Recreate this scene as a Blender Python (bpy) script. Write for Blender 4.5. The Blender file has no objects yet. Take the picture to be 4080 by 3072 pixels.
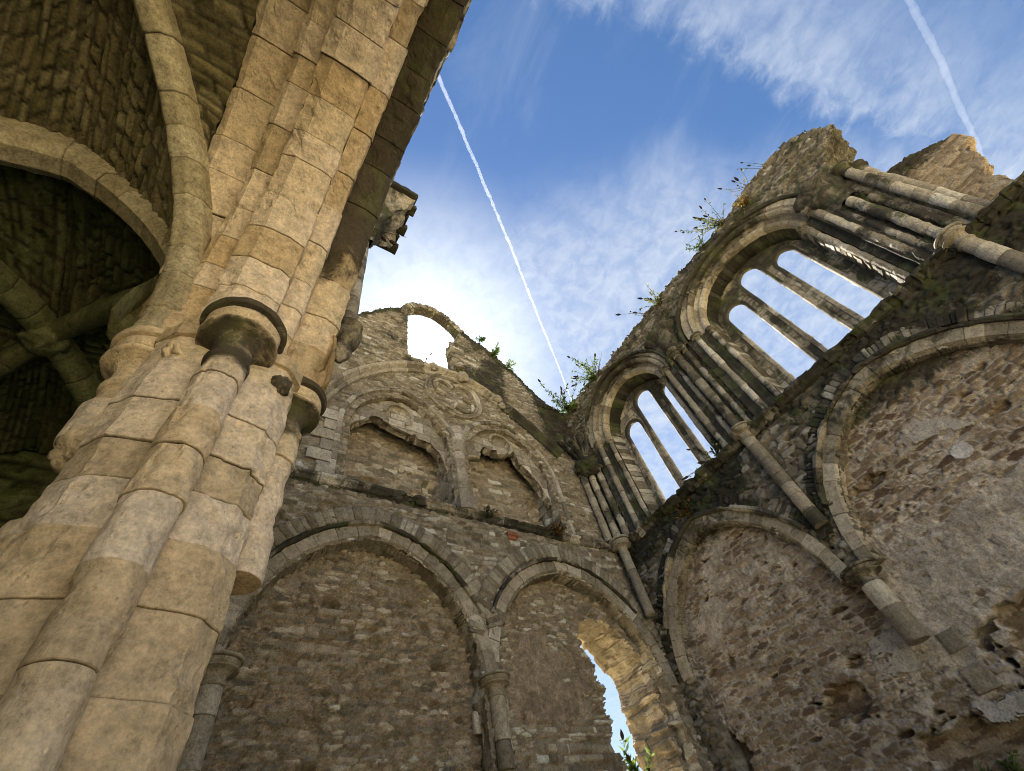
import bpy, math, random
import numpy as np
from mathutils import Matrix, Vector

sc = bpy.context.scene
COL = sc.collection
EYE = 1.6                       # eye height; z values in the builders are measured from the eye
# ---------------------------------------------------------------- camera
CAM_R = np.array([[0.82967983, -0.52640605, -0.18581725],
                  [0.32930241, 0.73029455, -0.598523],
                  [0.45076746, 0.43539239, 0.77925744]])
FOC = 1805.978
u_, _, vt_ = np.linalg.svd(CAM_R); CAM_R = u_ @ vt_
cam = bpy.data.cameras.new("camera"); camo = bpy.data.objects.new("camera", cam); COL.objects.link(camo)
cam.sensor_width = 36.0; cam.sensor_fit = 'HORIZONTAL'; cam.lens = FOC / 4080 * 36
cam.clip_start = 0.05; cam.clip_end = 60000
m3 = CAM_R.T @ np.diag([1, -1, -1])
M = Matrix([list(r) + [0] for r in m3.tolist()] + [[0, 0, 0, 1]]); M.translation = (0, 0, EYE)
camo.matrix_world = M
sc.camera = camo
# ---------------------------------------------------------------- sun, sky, exposure
SUN = Vector((0.29, 0.575, 0.89)).normalized()      # direction towards the sun, behind the gable
SUN_EL = math.asin(SUN.z); SUN_AZ = math.atan2(SUN.x, SUN.y)
sl = bpy.data.lights.new("sun", 'SUN'); sl.energy = 5.0; sl.angle = math.radians(0.53); sl.color = (1, 0.94, 0.84)
so = bpy.data.objects.new("sun", sl); COL.objects.link(so)
so.rotation_euler = SUN.to_track_quat('Z', 'Y').to_euler()
sc.view_settings.view_transform = 'Standard'; sc.view_settings.look = 'None'
sc.cycles.filter_width = 0.9
sc.view_settings.exposure = 2.35; sc.view_settings.gamma = 1.0
world = bpy.data.worlds.new("World"); sc.world = world; world.use_nodes = True


class NB:
    """tiny node builder"""
    def __init__(self, nt): self.nt = nt
    def n(self, t, **k):
        x = self.nt.nodes.new(t)
        for a, b in k.items(): setattr(x, a, b)
        return x
    def l(self, a, b): self.nt.links.new(a, b)
    def math(self, op, a, b=None, c=None, clamp=False):
        x = self.n('ShaderNodeMath', operation=op, use_clamp=clamp)
        for i, v in enumerate((a, b, c)):
            if v is None: continue
            if isinstance(v, (int, float)): x.inputs[i].default_value = v
            else: self.l(v, x.inputs[i])
        return x.outputs[0]
    def sstep(self, v, a, b, lo=0.0, hi=1.0):
        x = self.n('ShaderNodeMapRange', interpolation_type='SMOOTHSTEP')
        self.l(v, x.inputs[0])
        for i, q in enumerate((a, b, lo, hi)): x.inputs[1 + i].default_value = q
        return x.outputs[0]
    def noise(self, vec, scale, detail=5, rough=0.55, dist=0.0):
        x = self.n('ShaderNodeTexNoise')
        if vec is not None: self.l(vec, x.inputs['Vector'])
        x.inputs['Scale'].default_value = scale; x.inputs['Detail'].default_value = detail
        x.inputs['Roughness'].default_value = rough; x.inputs['Distortion'].default_value = dist
        return x.outputs['Fac']
    def mix(self, f, a, b, mode='MIX'):
        x = self.n('ShaderNodeMix', data_type='RGBA', blend_type=mode)
        if isinstance(f, (int, float)): x.inputs[0].default_value = f
        else: self.l(f, x.inputs[0])
        for i, v in ((6, a), (7, b)):
            if isinstance(v, tuple): x.inputs[i].default_value = (*v, 1)
            else: self.l(v, x.inputs[i])
        return x.outputs[2]


def build_world():
    nt = world.node_tree; nt.nodes.clear(); b = NB(nt)
    sky = b.n('ShaderNodeTexSky', sky_type='NISHITA', sun_disc=False, sun_elevation=SUN_EL, sun_rotation=SUN_AZ,
              air_density=1.0, dust_density=0.15, ozone_density=4.0)
    tc = b.n('ShaderNodeTexCoord')
    sep = b.n('ShaderNodeSeparateXYZ'); b.l(tc.outputs['Generated'], sep.inputs[0])
    z = b.math('MAXIMUM', sep.outputs[2], 0.08)
    px = b.math('DIVIDE', sep.outputs[0], z); py = b.math('DIVIDE', sep.outputs[1], z)
    cb = b.n('ShaderNodeCombineXYZ'); b.l(px, cb.inputs[0]); b.l(py, cb.inputs[1]); P = cb.outputs[0]
    # cirrus comes in streaks: one axis stretched
    mp = b.n('ShaderNodeMapping'); b.l(P, mp.inputs[0]); mp.inputs['Rotation'].default_value = (0, 0, math.radians(-52))
    mp.inputs['Scale'].default_value = (1.0, 0.5, 1)
    big = b.noise(P, 2.6, 3, 0.5); fine = b.noise(mp.outputs[0], 9.0, 10, 0.62, 0.6); mack = b.noise(P, 24.0, 6, 0.6, 0.4)
    streak = b.noise(mp.outputs[0], 5.0, 7, 0.6, 1.0)
    # high band of cirrus
    s = b.math('MULTIPLY', b.math('ADD', b.math('ADD', py, 0.125), b.math('MULTIPLY', px, 0.277)), -1.0)
    s = b.math('ADD', s, b.math('MULTIPLY', b.math('SUBTRACT', fine, 0.5), 0.16))
    s = b.math('ADD', s, b.math('MULTIPLY', b.math('SUBTRACT', mack, 0.5), 0.09))
    band = b.math('MULTIPLY', b.sstep(s, -0.01, 0.07), b.sstep(s, 0.10, 0.32, 1.0, 0.3))
    band = b.math('MULTIPLY', band, b.sstep(fine, 0.25, 0.7, 0.25, 0.58))
    dot = b.n('ShaderNodeVectorMath', operation='DOT_PRODUCT'); b.l(tc.outputs['Generated'], dot.inputs[0]); dot.inputs[1].default_value = SUN
    sdot = dot.outputs['Value']
    band = b.math('MULTIPLY', band, b.sstep(mack, 0.25, 0.75, 0.6, 1.15))
    # mackerel sheet around the sun
    q = b.math('ADD', b.math('ADD', py, -0.36), b.math('MULTIPLY', px, 0.80))
    q = b.math('ADD', q, b.math('MULTIPLY', b.math('SUBTRACT', big, 0.5), 0.25))
    sheet = b.sstep(q, -0.10, 0.26)
    sheet = b.math('MULTIPLY', sheet, b.math('ADD', b.sstep(mack, 0.3, 0.7, 0.42, 0.74), b.math('MULTIPLY', b.math('SUBTRACT', streak, 0.5), 0.4)))
    near = b.math('MULTIPLY', b.sstep(sdot, 0.89, 0.99), b.sstep(mack, 0.2, 0.7, 0.75, 1.0))
    sheet = b.math('MAXIMUM', sheet, near)
    thin = b.sstep(streak, 0.45, 0.85, 0.0, 0.2)
    d = b.math('ADD', b.math('MAXIMUM', band, sheet), thin, clamp=True)
    d = b.math('MULTIPLY', d, 0.92)
    fwd = b.math('POWER', b.math('MAXIMUM', dot.outputs['Value'], 0.0), 40.0)
    fwd2 = b.math('POWER', b.math('MAXIMUM', dot.outputs['Value'], 0.0), 400.0)
    lum = b.math('ADD', b.math('ADD', b.math('MULTIPLY', fwd, 3.0), 3.6), b.math('MULTIPLY', fwd2, 12.0))
    cc = b.n('ShaderNodeVectorMath', operation='SCALE'); cc.inputs[0].default_value = (0.86, 0.95, 1.08); b.l(lum, cc.inputs['Scale'])
    hs = b.n('ShaderNodeHueSaturation'); hs.inputs['Saturation'].default_value = 1.1; hs.inputs['Value'].default_value = 0.71; b.l(sky.outputs[0], hs.inputs['Color'])
    col = b.mix(d, hs.outputs[0], cc.outputs[0])
    bg = b.n('ShaderNodeBackground'); b.l(col, bg.inputs[0]); bg.inputs[1].default_value = 0.05
    out = b.n('ShaderNodeOutputWorld'); b.l(bg.outputs[0], out.inputs[0])


build_world()

# ---------------------------------------------------------------- numpy helpers
def _hash(a):
    a = a.astype(np.uint64)
    a = (a ^ (a >> np.uint64(15))) * np.uint64(0x2c1b3c6d) & np.uint64(0xffffffff)
    a = (a ^ (a >> np.uint64(12))) * np.uint64(0x297a2d39) & np.uint64(0xffffffff)
    a = a ^ (a >> np.uint64(15))
    return (a & np.uint64(0xffffff)).astype(np.float64) / 0xffffff


def rnd(i, seed=0):
    return _hash(np.asarray(i).astype(np.int64).astype(np.uint64) * np.uint64(2654435761) % np.uint64(4294967291) + np.uint64(seed * 7919 + 13))


def _lat(i, j, k, seed):
    return rnd((i * 73856093) ^ (j * 19349663) ^ (k * 83492791), seed)


def noise3(P, seed=0):
    P = np.asarray(P, float); i = np.floor(P).astype(np.int64); f = P - i; f = f * f * (3 - 2 * f)
    r = 0
    for a in (0, 1):
        wa = f[..., 0] if a else 1 - f[..., 0]
        for b in (0, 1):
            wb = f[..., 1] if b else 1 - f[..., 1]
            for c in (0, 1):
                wc = f[..., 2] if c else 1 - f[..., 2]
                r = r + wa * wb * wc * _lat(i[..., 0] + a, i[..., 1] + b, i[..., 2] + c, seed)
    return r * 2 - 1


def noise2(u, v, seed=0):
    return noise3(np.stack([u, v, np.full_like(u, 0.37)], -1), seed)


def fbm2(u, v, oct=3, seed=0):
    r = 0; a = 0.5
    for o in range(oct):
        r = r + a * noise2(u * 2 ** o, v * 2 ** o, seed + o); a *= 0.55
    return r


def fbm3(P, oct=3, seed=0):
    r = 0; a = 0.5
    for o in range(oct):
        r = r + a * noise3(P * 2 ** o, seed + o); a *= 0.55
    return r


def ss(x, a, b):
    t = np.clip((x - a) / (b - a), 0, 1); return t * t * (3 - 2 * t)


def inpoly(u, v, poly):
    r = np.zeros(u.shape, bool); n = len(poly)
    for i in range(n):
        x0, y0 = poly[i]; x1, y1 = poly[(i + 1) % n]
        if y0 == y1: continue
        c = (y0 > v) != (y1 > v)
        r ^= c & (u < (x1 - x0) * (v - y0) / (y1 - y0) + x0)
    return r


def arch_pts(ul, ur, vs, rise, n=24, grow=0.0):
    """left springing -> apex -> right springing of a pointed (or elliptic, when low) arch"""
    a = (ur - ul) / 2; c = (ul + ur) / 2
    if rise < a * 1.001:
        t = np.linspace(math.pi, 0, 2 * n + 1)
        return np.stack([c + (a + grow) * np.cos(t), vs + (rise + grow) * np.sin(t)], 1)
    R = (a * a + rise * rise) / (2 * a)
    xl = ul + R                                           # centre of the left arc
    Rg = R + grow
    tm = math.acos(max(-1, min(1, (xl - c) / Rg)))
    t = np.linspace(0, tm, n + 1)
    L = np.stack([xl - Rg * np.cos(t), vs + Rg * np.sin(t)], 1)
    Rr = L[::-1].copy(); Rr[:, 0] = 2 * c - Rr[:, 0]
    return np.concatenate([L, Rr[1:]])


def in_arch(u, v, ul, ur, vs, rise, bottom=-99, grow=0.0):
    p = arch_pts(ul, ur, vs, rise, grow=grow)
    poly = [(ul - grow, bottom)] + [tuple(q) for q in p] + [(ur + grow, bottom)]
    return inpoly(u, v, poly)


def spline(pts, step=0.05):
    p = np.array(pts, float); q = np.vstack([2 * p[0] - p[1], p, 2 * p[-1] - p[-2]])
    out = []
    for i in range(1, len(q) - 2):
        n = max(2, int(np.linalg.norm(q[i + 1] - q[i]) / step)); t = np.linspace(0, 1, n, endpoint=False)[:, None]
        a, b, c, d = q[i - 1], q[i], q[i + 1], q[i + 2]
        out.append(0.5 * (2 * b + (c - a) * t + (2 * a - 5 * b + 4 * c - d) * t ** 2 + (3 * b - a - 3 * c + d) * t ** 3))
    out.append(p[-1:]); return np.concatenate(out)


# ---------------------------------------------------------------- scene graph helpers
def tag(o, label=None, cat=None, group=None, kind=None):
    if label: o['label'] = label
    if cat: o['category'] = cat
    if group: o['group'] = group
    if kind: o['kind'] = kind
    return o


def thing(name, loc, label, cat, group=None):
    o = bpy.data.objects.new(name, None); COL.objects.link(o); o.location = (loc[0], loc[1], loc[2] + EYE)
    o.empty_display_size = 0.3
    return tag(o, label, cat, group)


def root_loc(o):
    L = Vector((0, 0, 0))
    while o is not None: L += o.location; o = o.parent
    return L


def mesh_obj(name, V, F, mat, parent=None, attrs=None, smooth=True, label=None):
    """V in eye-based world coordinates; F int array (n,4) or list of arrays"""
    V = np.asarray(V, np.float64).copy(); V[:, 2] += EYE
    me = bpy.data.meshes.new(name)
    Fs = F if isinstance(F, list) else [F]
    Fs = [np.asarray(f, np.int32) for f in Fs if len(f)]
    idx = np.concatenate([f.ravel() for f in Fs]); tot = np.concatenate([np.full(len(f), f.shape[1], np.int32) for f in Fs])
    st = np.concatenate([[0], np.cumsum(tot)[:-1]]).astype(np.int32)
    me.vertices.add(len(V)); me.vertices.foreach_set('co', V.ravel().astype(np.float32))
    me.loops.add(len(idx)); me.loops.foreach_set('vertex_index', idx)
    me.polygons.add(len(tot)); me.polygons.foreach_set('loop_start', st); me.polygons.foreach_set('loop_total', tot)
    me.polygons.foreach_set('use_smooth', np.full(len(tot), smooth))
    me.update(calc_edges=True); me.validate()
    for k in ('tint', 'mort', 'stain'):
        a = me.attributes.new(k, 'FLOAT', 'POINT')
        val = np.zeros(len(V)) if attrs is None or k not in attrs else np.broadcast_to(attrs[k], (len(V),))
        if len(a.data) == len(V): a.data.foreach_set('value', np.ascontiguousarray(val, np.float32))
    me.materials.append(mat)
    o = bpy.data.objects.new(name, me); COL.objects.link(o)
    if parent is not None:
        o.parent = parent; o.location = -root_loc(parent)
    if label: o['label'] = label
    return o


class Acc:
    """collects pieces of one mesh"""
    def __init__(self): self.V = []; self.F = []; self.A = {'tint': [], 'mort': [], 'stain': []}; self.n = 0
    def add(self, V, F, tint=0.5, mort=0.0, stain=0.0):
        V = np.asarray(V, float); self.V.append(V)
        for f in (F if isinstance(F, list) else [F]):
            f = np.asarray(f)
            if len(f): self.F.append(f + self.n)
        for k, v in (('tint', tint), ('mort', mort), ('stain', stain)): self.A[k].append(np.broadcast_to(np.asarray(v, float), (len(V),)))
        self.n += len(V)
    def build(self, name, mat, parent=None, smooth=True, label=None):
        return mesh_obj(name, np.concatenate(self.V), self.F, mat, parent, {k: np.concatenate(v) for k, v in self.A.items()}, smooth, label)


# ---------------------------------------------------------------- materials
def stone_mat(name, ramp, mortar, stain=(0.024, 0.023, 0.018), lichen=0.25, bump=0.5, patch=0.35, stain_pow=1.0, moss=(0.045, 0.055, 0.02), grain=2.6):
    m = bpy.data.materials.new(name); m.use_nodes = True; nt = m.node_tree; nt.nodes.clear(); b = NB(nt)
    tc = b.n('ShaderNodeTexCoord').outputs['Object']
    def att(k):
        a = b.n('ShaderNodeAttribute'); a.attribute_name = k; return a.outputs['Fac']
    cr = b.n('ShaderNodeValToRGB'); el = cr.color_ramp.elements
    while len(el) < len(ramp): el.new(0.5)
    for e, (p, c) in zip(el, ramp): e.position = p; e.color = (*c, 1)
    b.l(att('tint'), cr.inputs[0])
    n1 = b.noise(tc, 1.3, 6, 0.6, 0.5); n2 = b.noise(tc, 9.0, 8, 0.65); n3 = b.noise(tc, 34.0, 7, 0.78)
    col = cr.outputs[0]
    mn = b.noise(tc, 2.6, 7, 0.7, 0.4); ms = b.noise(tc, 22.0, 4, 0.6)
    mc = b.mix(b.sstep(mn, 0.38, 0.68), tuple(x * 0.72 for x in mortar), tuple(min(0.7, x * 1.35 + 0.03) for x in mortar))
    mc = b.mix(b.sstep(ms, 0.52, 0.68, 0, 0.5), mc, tuple(x * 0.45 for x in mortar))
    col = b.mix(att('mort'), col, mc)
    # blotches: warm and cool weathering of the stone itself
    col = b.mix(b.sstep(n1, 0.35, 0.7, 0, patch), col, (0.20, 0.155, 0.095), 'MIX')
    v = b.math('ADD', b.math('MULTIPLY', b.math('SUBTRACT', n2, 0.5), 1.6), b.math('MULTIPLY', b.math('SUBTRACT', n3, 0.5), grain))
    v = b.math('MAXIMUM', v, -0.75)
    v = b.math('ADD', v, 1.0)
    vv = b.n('ShaderNodeVectorMath', operation='SCALE'); b.l(col, vv.inputs[0]); b.l(v, vv.inputs['Scale'])
    col = vv.outputs[0]
    ln = b.noise(tc, 5.0, 8, 0.7, 0.8)
    col = b.mix(b.sstep(ln, 0.62, 0.72, 0, lichen), col, (0.42, 0.41, 0.36))
    sn = b.noise(tc, 3.2, 9, 0.72, 0.6)
    sf = b.math('SUBTRACT', b.math('ADD', b.math('MULTIPLY', att('stain'), 1.5), sn), 0.97)
    mossf = b.sstep(b.noise(tc, 2.1, 5, 0.6), 0.5, 0.62)
    scol = b.mix(mossf, stain, moss)
    col = b.mix(b.sstep(sf, 0.0, 0.28, 0, 0.9), col, scol)
    bs = b.n('ShaderNodeBsdfPrincipled'); b.l(col, bs.inputs['Base Color']); bs.inputs['Roughness'].default_value = 0.92
    bs.inputs['Specular IOR Level'].default_value = 0.15
    h = b.math('ADD', b.math('MULTIPLY', n2, 0.6), b.math('MULTIPLY', n3, 0.4))
    pit = b.n('ShaderNodeTexVoronoi'); b.l(tc, pit.inputs['Vector']); pit.inputs['Scale'].default_value = 26
    h = b.math('ADD', h, b.sstep(pit.outputs['Distance'], 0.05, 0.3, -0.25, 0.0))
    bp = b.n('ShaderNodeBump'); bp.inputs['Strength'].default_value = bump; bp.inputs['Distance'].default_value = 0.03; b.l(h, bp.inputs['Height'])
    b.l(bp.outputs[0], bs.inputs['Normal'])
    b.l(bs.outputs[0], b.n('ShaderNodeOutputMaterial').inputs[0])
    return m


RUB_LOW = [(0.0, (0.085, 0.078, 0.062)), (0.25, (0.155, 0.134, 0.10)), (0.55, (0.215, 0.188, 0.143)), (0.8, (0.27, 0.236, 0.18)), (0.95, (0.36, 0.32, 0.25)), (1.0, (0.45, 0.42, 0.36))]
RUB_UP = [(0.0, (0.085, 0.075, 0.055)), (0.3, (0.155, 0.135, 0.10)), (0.6, (0.24, 0.215, 0.165)), (0.85, (0.33, 0.305, 0.245)), (1.0, (0.47, 0.46, 0.42))]
RUB_SIDE = [(0.0, (0.075, 0.05, 0.035)), (0.3, (0.13, 0.095, 0.065)), (0.6, (0.19, 0.145, 0.10)), (0.85, (0.24, 0.19, 0.14)), (1.0, (0.34, 0.29, 0.23))]
def lift(r, k): return [(p, tuple(min(0.6, c * k) for c in q)) for p, q in r]


M_GAB = stone_mat('gable_rubble_stone', lift(RUB_UP, 1.2), (0.25, 0.21, 0.16), bump=0.8)
M_LOW = stone_mat('brown_rubble_stone', lift(RUB_LOW, 1.45), (0.30, 0.235, 0.17), lichen=0.18, bump=0.9)
M_SIDE = stone_mat('side_wall_rubble_stone', lift(RUB_SIDE, 1.5), (0.50, 0.44, 0.37), lichen=0.25, bump=0.9)
M_DARK = stone_mat('weathered_dark_rubble', [(0.0, (0.075, 0.068, 0.056)), (0.5, (0.18, 0.163, 0.13)), (0.9, (0.31, 0.29, 0.245)), (1.0, (0.42, 0.40, 0.35))], (0.17, 0.15, 0.12), bump=0.8)
M_ASH = stone_mat('grey_limestone_ashlar', [(0.0, (0.17, 0.15, 0.12)), (0.4, (0.31, 0.275, 0.215)), (0.8, (0.42, 0.375, 0.30)), (1.0, (0.52, 0.48, 0.41))], (0.16, 0.13, 0.10), lichen=0.3, patch=0.25)
M_PIER = stone_mat('cream_limestone_ashlar', [(0.0, (0.51, 0.41, 0.28)), (0.3, (0.62, 0.475, 0.30)), (0.6, (0.67, 0.555, 0.405)), (1.0, (0.72, 0.605, 0.485))], (0.13, 0.10, 0.06), lichen=0.12, bump=0.8, patch=0.08, grain=1.7)
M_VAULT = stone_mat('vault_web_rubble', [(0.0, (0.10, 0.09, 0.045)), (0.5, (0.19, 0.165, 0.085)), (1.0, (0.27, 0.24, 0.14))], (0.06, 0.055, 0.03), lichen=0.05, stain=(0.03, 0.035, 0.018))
M_VFAR = stone_mat('dark_green_web', [(0.0, (0.05, 0.06, 0.022)), (0.5, (0.10, 0.12, 0.045)), (1.0, (0.16, 0.18, 0.08))], (0.02, 0.022, 0.01), lichen=0.03, stain=(0.02, 0.03, 0.01))  # darker, greener stone tone for the far bay and aisle walls
M_RFAR = stone_mat('dark_green_rib', [(0.0, (0.13, 0.15, 0.065)), (1.0, (0.20, 0.22, 0.11))], (0.04, 0.04, 0.02), lichen=0.03, stain=(0.03, 0.04, 0.018))  # matching darker green tone for the far ribs
M_RIB = stone_mat('vault_rib_limestone', [(0.0, (0.33, 0.29, 0.19)), (0.5, (0.42, 0.37, 0.25)), (1.0, (0.50, 0.45, 0.33))], (0.13, 0.11, 0.07), lichen=0.05, stain=(0.05, 0.055, 0.03))


# ---------------------------------------------------------------- masonry
def rubble(U, V, seed, ch=(0.09, 0.2), sw=(0.14, 0.48), warp=0.045):
    rs = np.random.RandomState(seed)
    u = U + warp * (fbm2(U * 1.7, V * 1.7, 2, seed + 3) + 0.5 * fbm2(U * 7, V * 7, 2, seed + 7))
    v = V + warp * 0.9 * (fbm2(U * 1.1, V * 2.0, 2, seed + 11) + 0.5 * fbm2(U * 6, V * 6, 2, seed + 17))
    v0 = V.min() - 0.6; v1 = V.max() + 0.6; e = [v0]
    while e[-1] < v1: e.append(e[-1] + rs.uniform(*ch))
    e = np.array(e); k = np.clip(np.searchsorted(e, v, side='right') - 1, 0, len(e) - 2)
    u0 = U.min() - 0.8; u1 = U.max() + 0.8; flat = []; BIG = 1000.0
    for i in range(len(e)):
        n = int((u1 - u0) / sw[0]) + 4
        w = rs.uniform(sw[0], sw[1], n) * rs.choice([0.6, 1, 1, 1.35], n)
        c = u0 - rs.uniform(0, sw[1]) + np.concatenate([[0], np.cumsum(w)])
        c = c[:np.searchsorted(c, u1) + 1]; flat.append(c + i * BIG)
    flat = np.concatenate(flat)
    key = u + k * BIG; s = np.clip(np.searchsorted(flat, key, side='right') - 1, 0, len(flat) - 2)
    dx = np.minimum(key - flat[s], flat[s + 1] - key); dy = np.minimum(v - e[k], e[k + 1] - v)
    cu = (flat[s] + flat[s + 1]) / 2 - k * BIG; cv = (e[k] + e[k + 1]) / 2
    r = 0.035
    d = np.where((dx < r) & (dy < r), r - np.hypot(r - np.minimum(dx, r), r - np.minimum(dy, r)), np.minimum(dx, dy))
    return d, s, u - cu, v - cv, cu, cv


def vstones(U, V, seed, sx=0.3, sy=0.13, warp=0.03):
    u = U + warp * fbm2(U * 4, V * 4, 2, seed + 2); v = V + warp * fbm2(U * 3, V * 5, 2, seed + 4)
    def cells(u, v, sx, sy, sd):
        a = u / sx; b = v / sy; i = np.floor(a).astype(np.int64); j = np.floor(b).astype(np.int64)
        F1 = np.full(u.shape, 9.0); F2 = F1.copy(); ID = np.zeros(u.shape, np.int64); CU = np.zeros(u.shape); CV = CU.copy()
        for dj in (-1, 0, 1):
            for di in (-2, -1, 0, 1, 2):
                ii = i + di; jj = j + dj; k = (ii * 73856093) ^ (jj * 19349663)
                pa = ii + 0.5 + (rnd(k, sd) - 0.5) * 0.95 + 0.5 * (jj & 1); pb = jj + 0.5 + (rnd(k, sd + 1) - 0.5) * 0.62
                dd = np.hypot(pa - a, pb - b) * (0.72 + 0.56 * rnd(k, sd + 2))
                n = dd < F1
                F2 = np.where(n, F1, np.minimum(F2, dd)); F1 = np.where(n, dd, F1); ID = np.where(n, k, ID); CU = np.where(n, pa * sx, CU); CV = np.where(n, pb * sy, CV)
        return (F2 - F1) * 1.0 * sy, ID, CU, CV
    d, s, cu, cv = cells(u, v, sx, sy, seed)
    d2, s2, cu2, cv2 = cells(u, v, sx * 0.55, sy * 0.5, seed + 9)
    sm = rnd(s, seed + 77) < 0.33
    d = np.where(sm, np.minimum(d + 0.004, d2), d); s = np.where(sm, s2, s) & 0x7fffffff; cu = np.where(sm, cu2, cu); cv = np.where(sm, cv2, cv)
    return d, s, u - cu, v - cv, cu, cv


def masonry(seed, amp=0.045, ch=(0.09, 0.2), sw=(0.14, 0.48), jw=(0.004, 0.02), plaster=None, stain=None, cav=(), und=0.03, warp=0.045, tintb=0.0, vor=None, vs=(0.30, 0.13), miss=0.0, edge=0.024):
    def fn(U, V):
        d, s, lu, lv, cu, cv = rubble(U, V, seed, ch, sw, warp)
        if vor is not None:
            a = vstones(U, V, seed + 500, *vs); k = fbm2(U * 0.55, V * 0.8, 2, seed + 66) < vor
            d, lu, lv, cu, cv = [np.where(k, x, y) for x, y in zip((a[0], a[2], a[3], a[4], a[5]), (d, lu, lv, cu, cv))]; s = np.where(k, a[1], s)
        t = rnd(s, seed); t2 = rnd(s, seed + 1); t3 = rnd(s, seed + 2); t4 = rnd(s, seed + 5)
        j = jw[0] + (jw[1] - jw[0]) * t3 ** 2 + 0.006 * noise2(U * 11, V * 11, seed)
        mort = 1 - ss(d, j, j + 0.014)
        prof = ss(d, j - 0.006, j + edge)
        h = amp * prof * (0.25 + 1.0 * t2) + prof * amp * 2.2 * ((t3 - 0.5) * lu + (t4 - 0.6) * lv)
        h = h + und * fbm2(U * 0.7, V * 0.7, 2, seed + 21) + 0.018 * fbm2(U * 12, V * 18, 3, seed + 31) * (0.4 + prof) + 0.016 * prof * noise2(U * 4, V * 19, seed + 37) * (t4 > 0.4)
        tint = np.clip(t + tintb, 0, 1)
        if miss > 0:
            g = (rnd(s, seed + 13) < miss) * ss(d, j, j + 0.012); h = h - g * (0.10 + 0.10 * t3 + 0.05 * fbm2(U * 9, V * 9, 2, seed)); mort = mort * (1 - g); tint = tint * (1 - 0.5 * g)
        if plaster is not None:
            pl = np.clip(plaster(U, V, cu, cv, t2), 0, 1)
            h = h * (1 - pl) + pl * (amp * 0.75 + 0.035 * fbm2(U * 3, V * 3, 3, seed + 41) + 0.02 * fbm2(U * 15, V * 15, 2, seed + 43) - 0.03 * ss(fbm2(U * 7, V * 9, 2, seed + 45), 0.28, 0.38))
            mort = np.maximum(mort, pl)
        for (c0, c1, r0, r1, dep) in cav:
            q = np.hypot((U - c0) / r0, (V - c1) / r1) + 0.8 * fbm2(U * 3.1, V * 3.1, 2, seed + int(c0 * 37) % 50) + 0.35 * (rnd(s, seed + 15) - 0.5)
            k = 1 - ss(q, 0.86, 1.0)
            h = h - dep * k * (0.75 + 0.5 * (rnd(s, seed + 16) - 0.5) + 0.5 * fbm2(U * 4, V * 5, 3, seed + 9)); mort = mort * (1 - k)
        st = np.zeros_like(U) if stain is None else stain(U, V)
        return h, tint, mort, st
    return fn


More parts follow.
